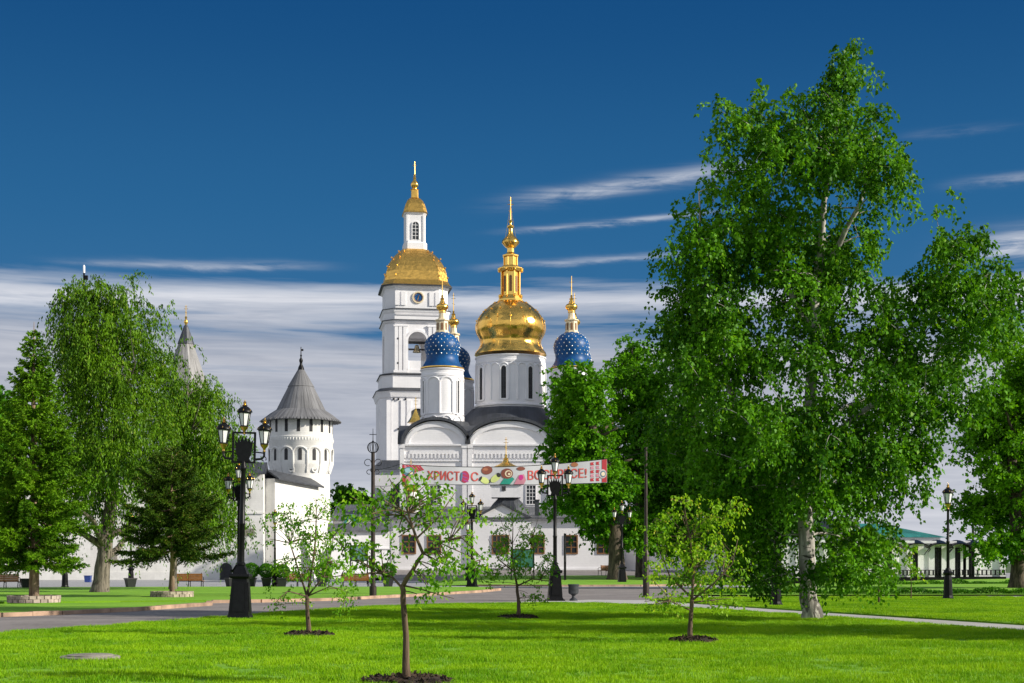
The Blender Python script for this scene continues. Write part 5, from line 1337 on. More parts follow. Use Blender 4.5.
sapling('young tree with a thin round crown, in front of the second lamp', 518, 620,
        [[(518, 622, .065), (518, 600, .055), (517, 585, .05)], [(517, 587, .038), (512, 560, .03), (513, 530, .014), (512, 512, .006)],
         [(517, 587, .03), (532, 580, .022, -.2), (548, 582, .014, -.3), (556, 570, .006)], [(516, 575, .028), (498, 560, .02, .2), (488, 540, .008, .3)], [(514, 560, .025), (530, 545, .016, -.2), (538, 520, .006)]],
        [(512, 522, 22, 14), (500, 545, 20, 16), (530, 540, 20, 18), (545, 568, 16, 18), (492, 575, 18, 16), (520, 565, 26, 16), (535, 595, 16, 8)],
        221, 100, 3, 8, 0.072, M['lf_young'])
sapling('young tree with a wide yellow-green crown, rightmost of the four on the front lawn', 690, 644,
        [[(690, 646, .06), (691, 620, .052), (692, 600, .048)], [(692, 602, .036), (694, 570, .028), (690, 540, .018), (684, 505, .006)],
         [(692, 602, .030), (712, 585, .022, -.2), (730, 565, .012, -.3), (738, 540, .005)], [(692, 600, .03), (672, 580, .022, .2), (660, 550, .012, .3), (655, 520, .005)],
         [(691, 612, .022), (668, 602, .016, -.3), (645, 606, .006, -.4)], [(692, 604, .02), (716, 602, .014, .3), (735, 600, .005, .3)]],
        [(683, 515, 18, 18), (665, 535, 22, 20), (712, 520, 20, 16), (730, 512, 12, 10), (690, 550, 30, 22), (722, 555, 22, 18), (660, 570, 20, 18), (700, 580, 34, 16), (735, 575, 12, 14), (665, 602, 24, 8), (712, 605, 22, 7), (650, 607, 10, 5)],
        231, 115, 4, 8, 0.068, M['lf_yellow'])
sapling('thin sapling with a bare straight stem on the right lawn', 879, 605, [[(879, 607, .045), (879, 585, .035), (879, 560, .02), (879, 535, .008)]],
        [(880, 545, 16, 16), (872, 562, 12, 10), (888, 560, 10, 10)], 241, 30, 3, 7, 0.13, M['lf_young'], group='slender saplings on the right lawn')
sapling('slim sapling with reddish leaves standing left of the single lantern post', 911, 600.5, [[(911, 602, .03), (911, 585, .025), (910, 560, .015), (909, 545, .006)]],
        [(910, 552, 10, 10), (906, 566, 8, 9), (915, 572, 8, 9)], 245, 18, 3, 6, 0.13, M['lf_yellow'], group='slender saplings on the right lawn')
sapling('bright young tree with its branches entering from the left edge', -14, 604, [[(-14, 606, .07), (-14, 570, .05), (-12, 530, .02)], [(-14, 570, .03), (2, 556, .015), (14, 548, .006)]],
        [(-8, 530, 20, 18), (4, 548, 16, 12), (-14, 560, 22, 16), (8, 560, 10, 8)], 251, 60, 4, 8, 0.12, M['lf_young'], group='slender saplings at the left edge')
# ------------------------------------------------------------------ lamps
def lantern(parent, x, z0, s=1.0, y=0.0, six=6):
    """lantern hanging on a brass cup at z0: glass widening upwards, domed cap, finial"""
    b = MB()
    for i in range(six):
        a = 2 * PI * i / six + PI / six; ca, sa = math.cos(a), math.sin(a)
        b.tube([(x + .105 * s * ca, y + .105 * s * sa, z0 + .24 * s), (x + .178 * s * ca, y + .178 * s * sa, z0 + .63 * s)], .013 * s, 5)
    ring = lambda r, z, h: b.lathe([(r - .012 * s, z), (r + .014 * s, z), (r + .014 * s, z + h), (r - .012 * s, z + h)], six, None, (x, y, 0), False, PI / six)
    ring(.112 * s, z0 + .22 * s, .035 * s); ring(.184 * s, z0 + .61 * s, .035 * s)
    fr = b.build('lantern', M['iron'], parent)
    g = MB(); g.lathe([(.10 * s, z0 + .245 * s), (.168 * s, z0 + .615 * s)], six, None, (x, y, 0), False, PI / six); g.build('glass', M['milk'], fr)
    c = MB(); c.lathe([(.225 * s, z0 + .645 * s), (.22 * s, z0 + .675 * s), (.17 * s, z0 + .74 * s), (.10 * s, z0 + .80 * s), (.06 * s, z0 + .815 * s)], 18, None, (x, y, 0)); c.build('cap', M['iron'], fr)
    q = MB()
    q.lathe([(.05 * s, z0 + .81 * s), (.085 * s, z0 + .835 * s), (.05 * s, z0 + .86 * s), (.035 * s, z0 + .885 * s), (.055 * s, z0 + .915 * s), (.02 * s, z0 + .96 * s), (.008 * s, z0 + 1.0 * s)], 12, None, (x, y, 0))
    for i in range(six):
        a = 2 * PI * i / six + PI / six
        q.lathe([(.006 * s, -.02 * s), (.022 * s, 0), (.006 * s, .045 * s)], 6, None, (x + .20 * s * math.cos(a), y + .20 * s * math.sin(a), z0 + .675 * s))
    q.lathe([(.03 * s, z0), (.05 * s, z0 + .02 * s), (.03 * s, z0 + .06 * s), (.05 * s, z0 + .11 * s), (.105 * s, z0 + .18 * s), (.118 * s, z0 + .215 * s)], 14, None, (x, y, 0))
    q.build('brass_trim', M['brass'], fr)
    return fr

def make_triple_lamp():
    root = thing('street_lamp', 'x', 'street lamp', (0, 0, 0), group='black iron lamps with three lanterns and a crown panel')
    p = MB()
    p.taper(0, 0, 0, .37, .37, .07, .36, .36); p.taper(0, 0, .07, .31, .31, .14, .29, .29)
    p.taper(0, 0, .14, .275, .275, 1.14, .195, .195); p.taper(0, 0, 1.14, .24, .24, 1.2, .27, .27); p.taper(0, 0, 1.2, .27, .27, 1.27, .26, .26); p.taper(0, 0, 1.27, .2, .2, 1.5, .10, .10)
    for a in range(4):                                                       # raised panels on the plinth faces
        ca, sa = round(math.cos(a * PI / 2)), round(math.sin(a * PI / 2))
        def q(u, o, z): return (ca * o - sa * u, sa * o + ca * u, z)
        vs = [q(-.17, .270, .24), (q(.17, .270, .24)), q(.13, .205, 1.04), q(-.13, .205, 1.04), q(-.17, .288, .24), q(.17, .288, .24), q(.13, .226, 1.04), q(-.13, .226, 1.04)]
        p.add(vs, [(0, 1, 2, 3), (7, 6, 5, 4), (0, 4, 5, 1), (1, 5, 6, 2), (2, 6, 7, 3), (3, 7, 4, 0)])
    p.build('pedestal', M['iron'], root)
    t = MB(); t.lathe([(.10, 1.5), (.12, 1.52), (.12, 1.56), (.085, 1.6), (.078, 2.6), (.09, 2.62), (.09, 2.68), (.075, 2.7), (.068, 4.1), (.09, 4.14), (.09, 4.22), (.06, 4.26), (.06, 4.38)], 14); t.build('pole', M['iron'], root)
    f = MB(); w = .30
    for sx in (-1, 1): f.box(sx * w - .028, sx * w + .028, -.028, .028, 4.36, 5.12)
    f.box(-w - .028, w + .028, -.03, .03, 4.31, 4.36); f.box(-w - .028, w + .028, -.03, .03, 5.12, 5.17)
    for sx in (-1, 1):
        f.tube([(sx * (w + .03), 0, 4.42), (sx * .50, 0, 4.44), (sx * .56, 0, 4.52), (sx * .56, 0, 4.64)], .032, 7)
        f.tube([(sx * (w + .03), 0, 4.62), (sx * .54, 0, 4.60)], .02, 6)
        f.tube([(sx * .56 + .06 * math.cos(a), 0, 4.50 - .06 + .06 * math.sin(a)) for a in [PI * i / 8 for i in range(-2, 13)]], .014, 5)
    f.build('frame', M['iron'], root)
    c = MB()                                                                 # crown emblem: bowl with spikes
    poly = [(-.14, 4.42), (.14, 4.42), (.20, 4.56), (.225, 4.74), (.25, 4.95), (.18, 4.86), (.15, 5.02), (.10, 4.88), (.05, 5.05), (0, 4.9), (-.05, 5.05), (-.10, 4.88), (-.15, 5.02), (-.18, 4.86), (-.25, 4.95), (-.225, 4.74), (-.20, 4.56)]
    c.prism(poly, -.035, .035); c.box(-.17, .17, -.05, .05, 4.361, 4.42); c.build('crown_emblem', M['iron'], root)
    lantern(root, 0, 5.10, .95); lantern(root, -.56, 4.62, .95); lantern(root, .56, 4.62, .95)
    return root
def make_single_lamp():
    root = thing('lamp_post', 'x', 'lamp post', (0, 0, 0), group='black lamp posts with one lantern')
    p = MB(); p.lathe([(.28, 0), (.28, .07), (.23, .11), (.21, .15), (.195, .2), (.17, .85), (.145, 1.05), (.2, 1.09), (.21, 1.16), (.15, 1.22), (.09, 1.35)], 12, None, (0, 0, 0), False); p.build('pedestal', M['iron'], root)
    t = MB(); t.lathe([(.07, 1.35), (.06, 2.4), (.075, 2.42), (.075, 2.47), (.055, 2.5), (.05, 3.72), (.075, 3.78), (.05, 3.83)], 12); t.build('pole', M['iron'], root)
    lantern(root, 0, 3.80, 1.1)
    return root
TL = make_triple_lamp(); SL = make_single_lamp()
tl = [(240, 620, 0, 'lamp with three lanterns on a tall tapered pedestal, nearest and largest, at the lawn\'s left'),
      (555, 601, .12, 'three-lantern lamp standing before the right half of the banner, beside the grey urn bin'),
      (472, 587.7, -.25, 'three-lantern lamp left of the picture board, below the middle of the banner'),
      (622, 584.4, .15, 'three-lantern lamp under the lime trees, right of the church windows'),
      (239, 598.2, -.4, 'three-lantern lamp mostly hidden behind the pole of the nearest lamp')]
for i, (px, py, rz, lab) in enumerate(tl):
    o = TL if i == 0 else copy_tree(TL); x, y = G(px, py); place(o, (x, y, 0), rz, lab)
TL.rotation_euler = (0, R(1.3), 0)
sl = [(948, 600.2, 'single-lantern post on the right lawn in front of the gallery'), (275, 588, 'single-lantern post behind the second young tree, by the clipped shrubs'),
      (65, 588.6, 'single-lantern post whose black foot shows left of the leaning grey trunk'), (776, 607, 'single-lantern post hidden in the birch foliage, only its black foot showing'),
      (131, 587, 'single-lantern post between the leaning trunk and the wide spruce'), (467.5, 583.3, 'distant single-lantern post just left of the lamp below the banner\'s middle')]
for i, (px, py, lab) in enumerate(sl):
    o = SL if i == 0 else copy_tree(SL); x, y = G(px, py); place(o, (x, y, 0), .2 * i, lab)

# ------------------------------------------------------------------ banner poles and banner
dL, dR = DG(598), DG(596.6)
def pole_left():
    d = dL; k = d / F; root = thing('banner_pole', 'dark ornamental pole with an openwork globe on top, holding the banner\'s left end', 'pole', (X(373, d), d, 0)); z = lambda py: Z(py, d)
    p = MB(); p.lathe([(.16, 0), (.16, .5), (.11, .55), (.095, 3), (.08, z(452))], 12)
    p.build('pole', M['pole_brown'], root)
    o = MB(); cz = z(447.5); r = .25
    for i in range(6):
        a = PI * i / 6; o.tube([(r * math.sin(t) * math.cos(a), r * math.sin(t) * math.sin(a), cz + r * math.cos(t)) for t in [2 * PI * q / 20 for q in range(21)]], .012, 4, cap=False)
    o.tube([(0, 0, cz - .3), (0, 0, z(428.5))], [.03, .012], 6); o.lathe([(.02, -.06), (.06, 0), (.02, .06)], 8, None, (0, 0, cz + r)); o.tube([(-.16, 0, z(434.5)), (.16, 0, z(434.5))], .015, 5)
    for sx in (-1, 1):
        for zz, q in ((z(462.5), .15), (z(472), .10)):
            o.tube([(sx * (.08 + q + q * math.cos(t)), 0, zz + q * math.sin(t)) for t in [PI - i * PI / 6 for i in range(11)]], .016, 5)
    o.build('finial', M['iron'], root)
pole_left()
def pole_right():
    d = dR; root = thing('banner_pole', 'plain dark pole under the lime trees holding the banner\'s right end', 'pole', (X(646, d), d, 0)); z = lambda py: Z(py, d)
    p = MB(); p.lathe([(.15, 0), (.15, 2.0), (.10, 2.1), (.08, 3), (.06, z(442)), (.085, z(441.5)), (.03, z(439))], 12); p.build('pole', M['pole_brown'], root)
    o = MB(); o.lathe([(.12, z(446)), (.12, z(445))], 10); o.build('collar', M['iron'], root)
pole_right()
def banner():
    dA, dB = dL + .3, dR - .6
    def S(px, py, off=0.0):
        t = (px - 402) / 205.0; d = dA + (dB - dA) * t - off + .05 * math.sin(t * 19) * (1 - abs(2 * t - 1) ** 3)
        return Vector((X(px, d), d, Z(py, d)))
    top = lambda px: 463.4 + 3.6 * (1 - ((px - 480) / 90.0) ** 2) if px < 480 else 467.0 - 8.2 * max(0, (px - 490) / 117.0) ** 1.7
    bot = lambda px: 484.8 - 2.0 * max(0, (px - 540) / 67.0)
    root = thing('banner', 'long white festive street banner with red lettering and coloured eggs strung before the church', 'banner', tuple(S(402, 485)))
    base = S(402, 485)
    mats = {}
    def cm(n, c):
        if n not in mats: mats[n] = simple('print_' + n, c, 0.7, 0, .08, 3, 0)
        return mats[n]
    n = 60; cl = MB(); vs = []
    for off in (0, -.012):
        for i in range(n + 1):
            px = 402 + 205 * i / n; vs += [S(px, bot(px), off) - base, S(px, (top(px) + bot(px)) / 2, off) - base, S(px, top(px), off) - base]
    m = 3 * (n + 1); fs = []
    for i in range(n):
        for j in range(2):
            a = 3 * i + j; fs += [(a, a + 3, a + 4, a + 1), (a + m, a + 1 + m, a + 4 + m, a + 3 + m)]
        fs += [(3 * i, 3 * i + m, 3 * i + 3 + m, 3 * i + 3), (3 * i + 2, 3 * i + 5, 3 * i + 5 + m, 3 * i + 2 + m)]
    fs += [(0, 1, 1 + m, m), (1, 2, 2 + m, 1 + m), (3 * n, 3 * n + m, 3 * n + 1 + m, 3 * n + 1), (3 * n + 1, 3 * n + 1 + m, 3 * n + 2 + m, 3 * n + 2)]
    cl.add(vs, fs, None, True); cl.build('cloth', simple('banner_cloth', (0.47, 0.475, 0.515), .75, 0, .06, .6, .1), root)
    pr = MB()
    def patch(poly, mt, off=.012): pr.add([S(a, b, off) - base for a, b in poly] + [S(a, b, off - .006) - base for a, b in poly], [tuple(range(len(poly))), tuple(range(2 * len(poly) - 1, len(poly) - 1, -1))], mt)
    def egg(cx, cy, rx, ry, mt, off=.014, rot=0.0, a0=0, a1=2 * PI):
        pts = []
        for i in range(20):
            a = a0 + (a1 - a0) * i / 19.999; u, v = rx * math.cos(a), ry * math.sin(a)
            pts.append((cx + u * math.cos(rot) - v * math.sin(rot), cy + u * math.sin(rot) + v * math.cos(rot)))
        patch(pts, mt, off)
    red, pink, brown, teal, lime_, black, purple, bl, cream = cm('red', (.40, .02, .035)), cm('pink', (.50, .20, .27)), cm('brown', (.20, .055, .035)), cm('teal', (.01, .27, .20)), cm('lime', (.55, .62, .22)), cm('black', (.02, .02, .02)), cm('purple', (.30, .05, .25)), cm('blue', (.07, .16, .24)), cm('cream', (.75, .62, .45))
    ll = lambda px, f: top(px) + (bot(px) - top(px)) * f
    patch([(402.3, ll(402.3, .98)), (402.3, ll(402.3, .02)), (421, ll(421, .02)), (421, ll(421, .06)), (414, ll(414, .5)), (408, ll(408, .98))], pink, .01)
    patch([(402.4, ll(402.4, .97)), (402.4, ll(402.4, .03)), (404.5, ll(404.5, .03)), (404.5, ll(404.5, .5)), (408, ll(408, .97))], red, .012)
    for i in range(5): patch([(406 + i * 3, ll(406, .03)), (408 + i * 3, ll(408, .03)), (414.5 + i * 2.4, ll(414, .36 - i * .03)), (413 + i * 2.4, ll(414, .40 - i * .03))], red, .016)
    egg(409, 471.5, 5.6, 4.8, bl, .018); egg(408, 470.5, 3.6, 2.4, cm('sky', (.25, .42, .48)), .022); egg(411, 473, 2, 1.4, cream, .024)
    egg(464.8, 476.8, 4.6, 6.0, cm('crimson', (.36, .02, .07)), .018); 
    for q in (-2.2, .4, 2.6): egg(464.8 + q * .4, 476.8 + q * 1.5, 3.0, .6, purple, .022, .35)
    egg(461.6, 476.4, 1.0, 4.4, bl, .024, .1)
    egg(487, 470.2, 5.6, 4.2, brown, .018, -.15); egg(485.6, 469.4, 2.6, 1.4, cm('rust', (.36, .13, .07)), .022)
    egg(507, 473.6, 6.0, 5.2, brown, .018); egg(508.5, 473.6, 3.6, 3.4, cream, .022); egg(508.8, 473.7, 2.5, 2.4, brown, .025); egg(509.2, 474, 1.3, 1.2, cream, .028)
    egg(521, 468.6, 4.2, 1.9, brown, .018); egg(574.5, 464.6, 3.6, 2.2, cm('rust2', (.32, .12, .05)), .018)
    egg(495.5, 478.3, 5.6, 3.2, lime_, .018, -.65); egg(484.6, 480.4, 4.8, 3.0, lime_, .018, .45); egg(498.6, 475, 2.0, 2.4, black, .022, -.6); egg(480.6, 478.6, 1.1, 2.6, black, .022, .5); egg(490, 481.2, .6, 2.2, black, .024, .15)
    patch([(500, 484.2), (504, 478.6), (512.5, 477.2), (514.5, 479), (510, 484.2)], teal, .018); patch([(514, 484.2), (519, 475), (524, 474.2), (526, 480), (524, 484.2)], pink, .018); egg(521, 477.4, 2.3, 2.8, cm('magenta', (.50, .02, .22)), .022, .2)
    for c0, c1 in ((590.5, 594.2), (596.2, 599.6)):
        for i in range(5):
            f0 = .08 + i * .175; patch([(c0, ll(c0, f0 + .13)), (c0, ll(c0, f0)), (c1, ll(c1, f0)), (c1 - 1.0, ll(c1, f0 + .06)), (c1, ll(c1, f0 + .13))], pink if i % 2 else red, .014)
    patch([(602, ll(602, .97)), (602, ll(602, .02)), (606.8, ll(606.8, .02)), (606.8, ll(606.8, .97))], red, .014)
    egg(602.6, 473.8, 4.0, 4.6, cm('pale', (.5, .42, .45)), .018); egg(603, 474, 2.8, 3.2, bl, .022); egg(603.2, 474, 1.9, 2.1, cream, .025)
    pr.build('printed_picture', None, root, recalc=False)
    # lettering
    red_ink = simple('letter_red', (.50, .075, .065), .7, 0, .35, 4, 0)
    def text(s, px0, px1, cy, cap, slope=0.0):
        cu = bpy.data.curves.new('lettering', 'FONT'); cu.body = s; cu.size = 1.0; cu.extrude = 0.0
        to = bpy.data.objects.new('lettering', cu); COL.objects.link(to)
        dg = bpy.context.evaluated_depsgraph_get(); me = bpy.data.meshes.new_from_object(to.evaluated_get(dg))
        co = [v.co.copy() for v in me.vertices]; x0 = min(v.x for v in co); x1 = max(v.x for v in co); h = max(v.y for v in co)
        lt = MB()
        for dx_, off_ in ((-.32, .0125), (.32, .0155), (0, .0185)):
            vs = []
            for v in co:
                u = (v.x - x0) / (x1 - x0); px = px0 + (px1 - px0) * u + dx_
                vs.append(S(px, cy + cap / 2 - v.y / h * cap + slope * u, off_) - base)
            lt.add(vs, [tuple(p.vertices) for p in me.polygons])
        lt.build('lettering', red_ink, root, recalc=False)
        bpy.data.objects.remove(to); bpy.data.curves.remove(cu); bpy.data.meshes.remove(me)
    text('ХРИСТ', 427.5, 459.5, 475.2, 9.2, .8); text('С', 471.2, 478.2, 476.6, 9.0)
    text('ВОСКРЕСЕ!', 528, 586.5, 475.2, 9.4, -2.4)
    rp = MB(); pl = lambda py: Vector((X(373, dL), dL, Z(py, dL))) - base; pr_ = lambda py: Vector((X(646, dR), dR, Z(py, dR))) - base
    def rope(a, b, sag): rp.tube([a, a.lerp(b, .33) - Vector((0, 0, sag * .88)), a.lerp(b, .66) - Vector((0, 0, sag * .88)), b], .011, 5)
    rope(S(402, 463.5) - base, pl(470), .06); rope(S(402, 484.5) - base, pl(486), .04); rope(S(607, 459) - base, pr_(452), .03); rope(S(607, 482.8) - base, pr_(484), .03)
    tp = [S(402 + 205 * i / 20, top(402 + 205 * i / 20)) - base for i in range(21)]; bt = [S(402 + 205 * i / 20, bot(402 + 205 * i / 20)) - base for i in range(21)]
    rp.tube(tp, .014, 5); rp.tube(bt, .014, 5)
    rp.build('rope', M['iron'], root)
banner()

# ------------------------------------------------------------------ benches, pots, shrubs, boards, bins
def make_bench():
    root = thing('park_bench', 'x', 'bench', (0, 0, 0), group='wooden benches with black iron legs')
    b = MB()
    for i in range(4): b.box(-.86, -.01, -.03 + i * .012 - .02, .0 + i * .012 - .02, .46 + i * .108, .563 + i * .108); b.box(.01, .86, -.03 + i * .012 - .02, .0 + i * .012 - .02, .46 + i * .108, .563 + i * .108)
    b.build('backrest', M['bench_wood'], root)
    s = MB()
    for i in range(5): s.box(-.88, .88, .06 + i * .09, .135 + i * .09, .42, .452)
    s.build('seat', M['bench_wood'], root)
    for x in (-.8, 0, .8):
        l = MB(); l.tube([(x, -.06, 0), (x, -.02, .2), (x, .04, .42), (x, .0, .6), (x, .03, .93)], .026, 6); l.tube([(x, .54, 0), (x, .48, .2), (x, .5, .42)], .026, 6); l.tube([(x, .04, .405), (x, .5, .405)], .02, 6)
        l.build('leg', M['iron'], root)
        if x:
            a = MB(); a.tube([(x, .02, .66), (x, .3, .69), (x, .5, .66), (x, .53, .58), (x, .5, .43)], .022, 6); a.build('armrest', M['iron'], root)
    return root
BN = make_bench()
bn = [(188.5, 588.0, 0, 'brown bench seen from behind, under the wide dark spruce'), (297, 588.0, .03, 'brown bench seen from behind, behind the second young tree'), (355, 588.0, -.03, 'brown bench seen from behind, just left of the banner pole'),
      (4, 589.2, .1, 'brown bench cut by the left edge beneath the tall spruce'), (609, 580.5, .5, 'dark bench far off beside the lime trunks, against the white church wall')]
for i, (px, py, rz, lab) in enumerate(bn):
    o = BN if i == 0 else copy_tree(BN); x, y = G(px, py); place(o, (x, y, .004 if px < 500 else church_rise(y)), rz, lab)

def make_pot():
    root = thing('planter', 'x', 'planter', (0, 0, 0), group='black tapered plant pots along the plaza')
    p = MB(); p.taper(0, 0, 0, .20, .20, .56, .29, .29); p.taper(0, 0, .56, .32, .32, .63, .32, .32); p.build('pot', M['pot'], root)
    s = MB(); s.box(-.28, .28, -.28, .28, .63, .64); s.build('soil', M['soil'], root)
    return root
PT = make_pot()
pots = [(251, 588, 'black pot under the first clipped shrub right of the nearest lamp'), (266.5, 588, 'black pot under the clipped shrub beside the single-lantern post'), (282, 588.2, 'black pot under the shrub left of the bench behind the second young tree'),
        (322, 588, 'black pot between two benches'), (388, 587.6, 'black pot right of the banner pole'), (26, 589.4, 'black pot left of the tall spruce trunk'), (130.5, 588.7, 'black pot at the foot of the post between the leaning trunk and the wide spruce'),
        (231, 588, 'black pot half hidden behind the nearest lamp pedestal'), (987, 579, 'small black pot at the far end of the gallery')]
for i, (px, py, lab) in enumerate(pots):
    o = PT if i == 0 else copy_tree(PT); x, y = G(px, py); place(o, (x, y, .004), .1 * i, lab)
def ball(px, py, r, z, lab, seed):
    x, y = G(px, py); root = thing('clipped_shrub', lab, 'shrub', (x, y, z), group='ball-clipped shrubs in pots')
    rs = np.random.RandomState(seed); u = unit(rs.normal(size=(2600, 3))); rad = r * (1 - .28 * rs.uniform(0, 1, (2600, 1)) ** 2) * (1 + .05 * np.sin(u[:, :1] * 9) * np.cos(u[:, 1:2] * 8))
    c = u * rad; c[:, 2] *= .92; c[:, 2] += r * .85
    leaf_mesh('foliage', c, unit(u + rs.normal(size=c.shape) * .7), .085, .7, M['lf_ball'], root, rs)
    t = MB(); t.tube([(0, 0, -.02), (0, 0, r)], .03, 6); t.build('stem', M['bark_young'], root)
for i, (px, py, r, lab) in enumerate([(251, 588, .52, 'round clipped shrub next to the nearest lamp pedestal'), (266.5, 588, .5, 'round clipped shrub right beside the single-lantern post'), (282, 588.2, .47, 'round clipped shrub left of the bench behind the second young tree'),
                                      (322, 588, .5, 'round clipped shrub between the two benches'), (388, 587.6, .52, 'round clipped shrub right of the banner pole')]):
    ball(px, py, r, .645, lab, 300 + i)

def picture_mat(name, a, b, c):
    m, nt, bs = newmat(name); p = objvec(nt); n = noise(nt, scaled(nt, p, 1.2, 1.2, 2.4), 1.2, 5, .6)
    sep = nt.nodes.new('ShaderNodeSeparateXYZ'); nt.links.new(p, sep.inputs[0])
    col = mixc(nt, (n * 1.4 + (E(nt, sep.outputs[2]) - 1.9) * .4 - .2).clamp(), a, b); setc(nt, bs, mixc(nt, noise(nt, p, 5, 4, .6).smooth(.55, .7) * .6, col, c)); bs.inputs['Roughness'].default_value = .3
    return m
def board(px, py, w, z0, z1, lab, mt, rz=0):
    x, y = G(px, py); root = thing('notice_board', lab, 'notice board', (x, y, church_rise(y) if px > 480 else 0), rz)
    for sx in (-1, 1):
        p = MB(); p.box(sx * w / 2 - .045, sx * w / 2 + .045, -.045, .045, 0, z1 + .12); p.lathe([(.05, 0), (.07, .05), (.01, .12)], 8, None, (sx * w / 2, 0, z1 + .12)); p.build('post', M['iron'], root)
    f = MB(); a = w / 2 - .045
    f.box(-a, a, -.03, .03, z0 - .07, z0); f.box(-a, a, -.03, .03, z1, z1 + .07); f.build('frame', M['iron'], root)
    q = MB(); q.box(-a, a, -.02, .02, z0 + .001, z1 - .001); q.build('panel', mt, root)
board(522.5, 583.3, 1.72, 1.0, 2.3, 'larger picture board with a teal landscape, behind the third young tree', picture_mat('teal_picture', (.02, .12, .10), (.10, .30, .24), (.05, .10, .05)))
board(359, 584.5, 1.20, 1.75, 2.75, 'smaller green and blue picture board near the banner pole, before the low white wall', picture_mat('blue_picture', (.05, .16, .10), (.20, .32, .36), (.03, .08, .05)))
x, y = G(565, 583.3); r_ = thing('sign_post', 'slim black sign seen edge-on in front of the right church window', 'sign', (x, y, church_rise(y)), R(83))
mb = MB(); mb.tube([(-.5, 0, 0), (-.5, 0, 3.55)], .05, 8); mb.tube([(.5, 0, 0), (.5, 0, 3.55)], .05, 8); mb.build('post', M['iron'], r_)
mb = MB(); mb.box(-.46, .46, -.04, .04, 1.4, 3.45); mb.build('panel', M['pot'], r_)

x, y = G(573.5, 601); r_ = thing('litter_bin', 'dark grey urn-shaped litter bin beside the lamp on the path', 'litter bin', (x, y, .012))
mb = MB(); mb.lathe([(.17, 0), (.17, .04), (.13, .08), (.07, .13), (.065, .2), (.10, .24), (.19, .29), (.215, .36), (.21, .6), (.225, .62), (.235, .66), (.22, .68), (.2, .68), (.195, .45)], 24); mb.build('urn', M['bin'], r_)
mb = MB(); mb.lathe([(.19, .46), (.19, .47)], 20); mb.build('liner', M['pot'], r_)
x, y = G(88, 582.5); r_ = thing('rubbish_bin', 'small blue box bin beside the leaning grey trunk', 'bin', (x, y, .004))
mb = MB(); mb.taper(0, 0, .02, .21, .21, .5, .24, .24); mb.build('body', M['blue_bin'], r_); mb = MB(); mb.box(-.26, .26, -.26, .26, .5, .55); mb.build('lid', M['blue_bin'], r_)
x, y = G(90, 662); r_ = thing('manhole_cover', 'low concrete manhole slab lying in the front lawn at the left', 'manhole', (x, y, .03), .2)
mb = MB(); mb.lathe([(.47, 0), (.47, .055), (.44, .07), (.37, .07)], 28); mb.build('ring', M['slab'], r_); mb = MB(); mb.lathe([(.36, .02), (.36, .085), (.34, .092)], 28); mb.box(-.08, .08, -.02, .02, .092, .105); mb.build('lid', M['slab'], r_)

# mulch circles
def mulch(px, py, r, lab, seed):
    x, y = G(px, py); rs = np.random.RandomState(seed); mb = MB(); n = 40; rings = [(1.0, 0.0), (.93, .05), (.6, .075), (.2, .085)]; vs = []; fs = []
    for q, h in rings:
        for i in range(n):
            a = 2 * PI * i / n; rr_ = r * q * (1 + .05 * math.sin(3 * a + seed) + .03 * rs.normal()); vs.append((math.cos(a) * rr_, math.sin(a) * rr_, h + .012 * rs.normal() * (q < 1)))
    for k in range(3):
        for i in range(n): j = (i + 1) % n; fs.append((k * n + i, k * n + j, (k + 1) * n + j, (k + 1) * n + i))
    fs.append(tuple(3 * n + i for i in range(n))); mb.add(vs, fs)
    for i in range(260):                                                     # bark chips
        a, q = rs.uniform(0, 2 * PI), r * math.sqrt(rs.uniform(0, 1)) * 1.02; c = Vector((math.cos(a) * q, math.sin(a) * q, .085 - .05 * (q / r) ** 4 + rs.uniform(0, .03))); u = Vector(rs.normal(size=3)).normalized() * rs.uniform(.02, .05); v = Vector(rs.normal(size=3)).normalized() * .018
        mb.add([c - u - v, c + u - v, c + u + v, c - u + v], [(0, 1, 2, 3)])
    o = mb.build('mulch_bed', M['soil'], recalc=False); o.location = (x, y, .035); tag(o, lab, 'mulch bed', 'mulch circles round the young trees')
mulch(406, 686.5, .58, 'mulch circle round the nearest young tree', 1); mulch(309, 638, .52, 'mulch circle under the second young tree from left', 2); mulch(518, 620, .56, 'mulch circle under the young tree before the church windows', 3); mulch(693, 644, .46, 'mulch circle under the yellow-green young tree', 4)

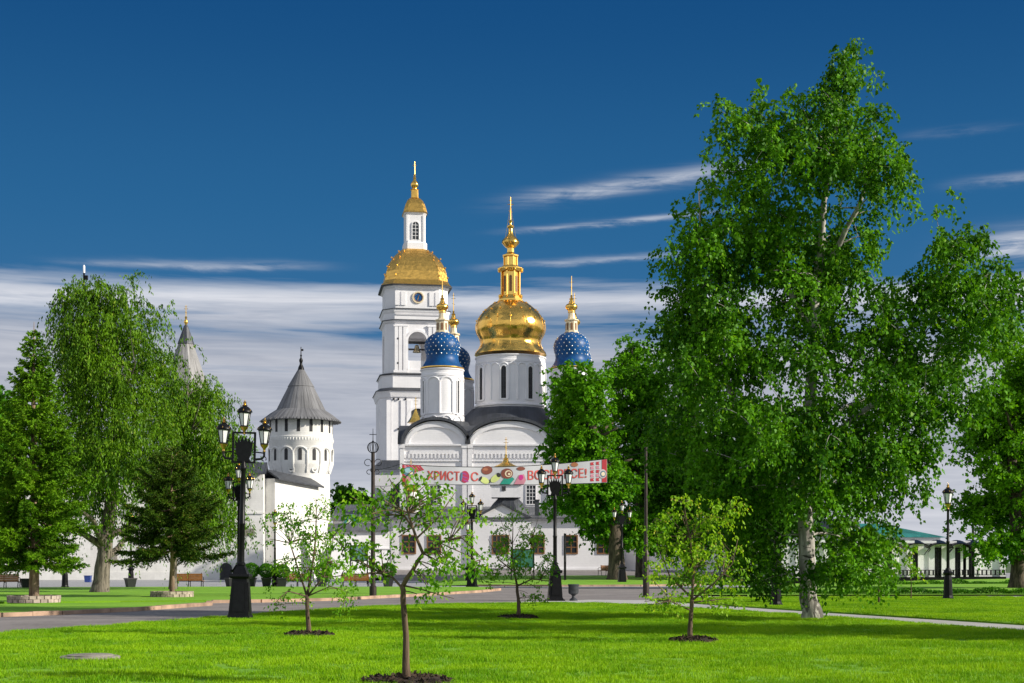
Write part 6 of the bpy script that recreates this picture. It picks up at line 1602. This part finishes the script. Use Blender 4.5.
def stone_ring(px, py, r, h, lab, seed):
    x, y = G(px, py); root = thing('stone_ring', lab, 'tree surround', (x, y, .1), group='stone block rings round the spruces'); rr = random.Random(seed); mb = MB(); n = 22
    for row in range(2):
        for i in range(n):
            a = 2 * PI * (i + .5 * row) / n; c = Vector((math.cos(a) * r, math.sin(a) * r, 0)); t = Vector((-math.sin(a), math.cos(a), 0)) * (PI * r / n * .93); o = Vector((math.cos(a), math.sin(a), 0)) * .07; z0 = row * h / 2; z1 = z0 + h / 2 - .006 + rr.uniform(-.006, .006); j = o * rr.uniform(-.15, .15)
            vs = [c - t - o + j, c + t - o + j, c + t + o + j, c - t + o + j]
            mb.add([(v.x, v.y, z0) for v in vs] + [(v.x, v.y, z1) for v in vs], [(3, 2, 1, 0), (4, 5, 6, 7), (0, 1, 5, 4), (1, 2, 6, 5), (2, 3, 7, 6), (3, 0, 4, 7)])
    mb.build('blocks', M['stone_block'], root)
    s = MB(); s.lathe([(r - .08, 0), (r - .08, h * .7), (.1, h * .85)], 24); s.build('soil', M['soil'], root)
stone_ring(34, 605, .88, .26, 'ring of stone blocks round the tall narrow spruce', 1); stone_ring(172, 599, .84, .24, 'ring of stone blocks round the wide dark spruce', 2)

def hedge(px0, px1, py, w, h, lab, seed, n):
    d = DG(py); rs = np.random.RandomState(seed); x0, x1 = X(px0, d), X(px1, d); c = np.stack([rs.uniform(x0, x1, n), d + rs.uniform(-w, w, n), .07 + h * rs.uniform(0, 1, n) ** .7], 1)
    c[:, 2] *= .6 + .5 * np.abs(np.sin(c[:, 0] * 1.7) * np.cos(c[:, 0] * .63 + 1))
    o = leaf_mesh('flower_bed', c, unit(rs.normal(size=(n, 3)) + np.array([0, 0, .5])), .11, .6, M['lf_far'], None, rs); tag(o, lab, 'flower bed', kind='stuff')
hedge(700, 1080, 595.2, .35, .30, 'low strip of dark bedding plants along the crossing path', 1, 7000); hedge(860, 1080, 587.0, .5, .42, 'low strip of dark bedding plants nearer the gallery', 2, 6000)

# masts far behind
d = 150; r_ = thing('antenna_mast', 'thin mast with a white top rising behind the drooping birch', 'mast', (X(84, d), d, 0)); z = lambda py: Z(py, d)
mb = MB(); mb.tube([(0, 0, 0), (0, 0, z(273))], [.22, .10], 8); mb.build('pole', M['iron'], r_); mb = MB(); mb.lathe([(.12, z(273)), (.12, z(266)), (.04, z(265))], 10); mb.build('aerial', M['trim'], r_); mb = MB(); mb.box(.12, .4, -.12, .12, z(280), z(275.5)); mb.build('equipment_box', M['iron'], r_)
d = 170; r_ = thing('mast', 'dark mast top showing above the maple, behind the gallery', 'mast', (X(973, d), d, 0)); z = lambda py: Z(py, d)
mb = MB(); mb.tube([(0, 0, 0), (0, 0, z(505))], [.2, .12], 8); mb.build('pole', M['iron'], r_); mb = MB(); mb.lathe([(.12, z(505)), (.5, z(503.5)), (.22, z(501.5)), (.62, z(500)), (.5, z(498)), (.15, z(496.5)), (.3, z(495.5)), (.05, z(494))], 12); mb.build('finial', M['iron'], r_)
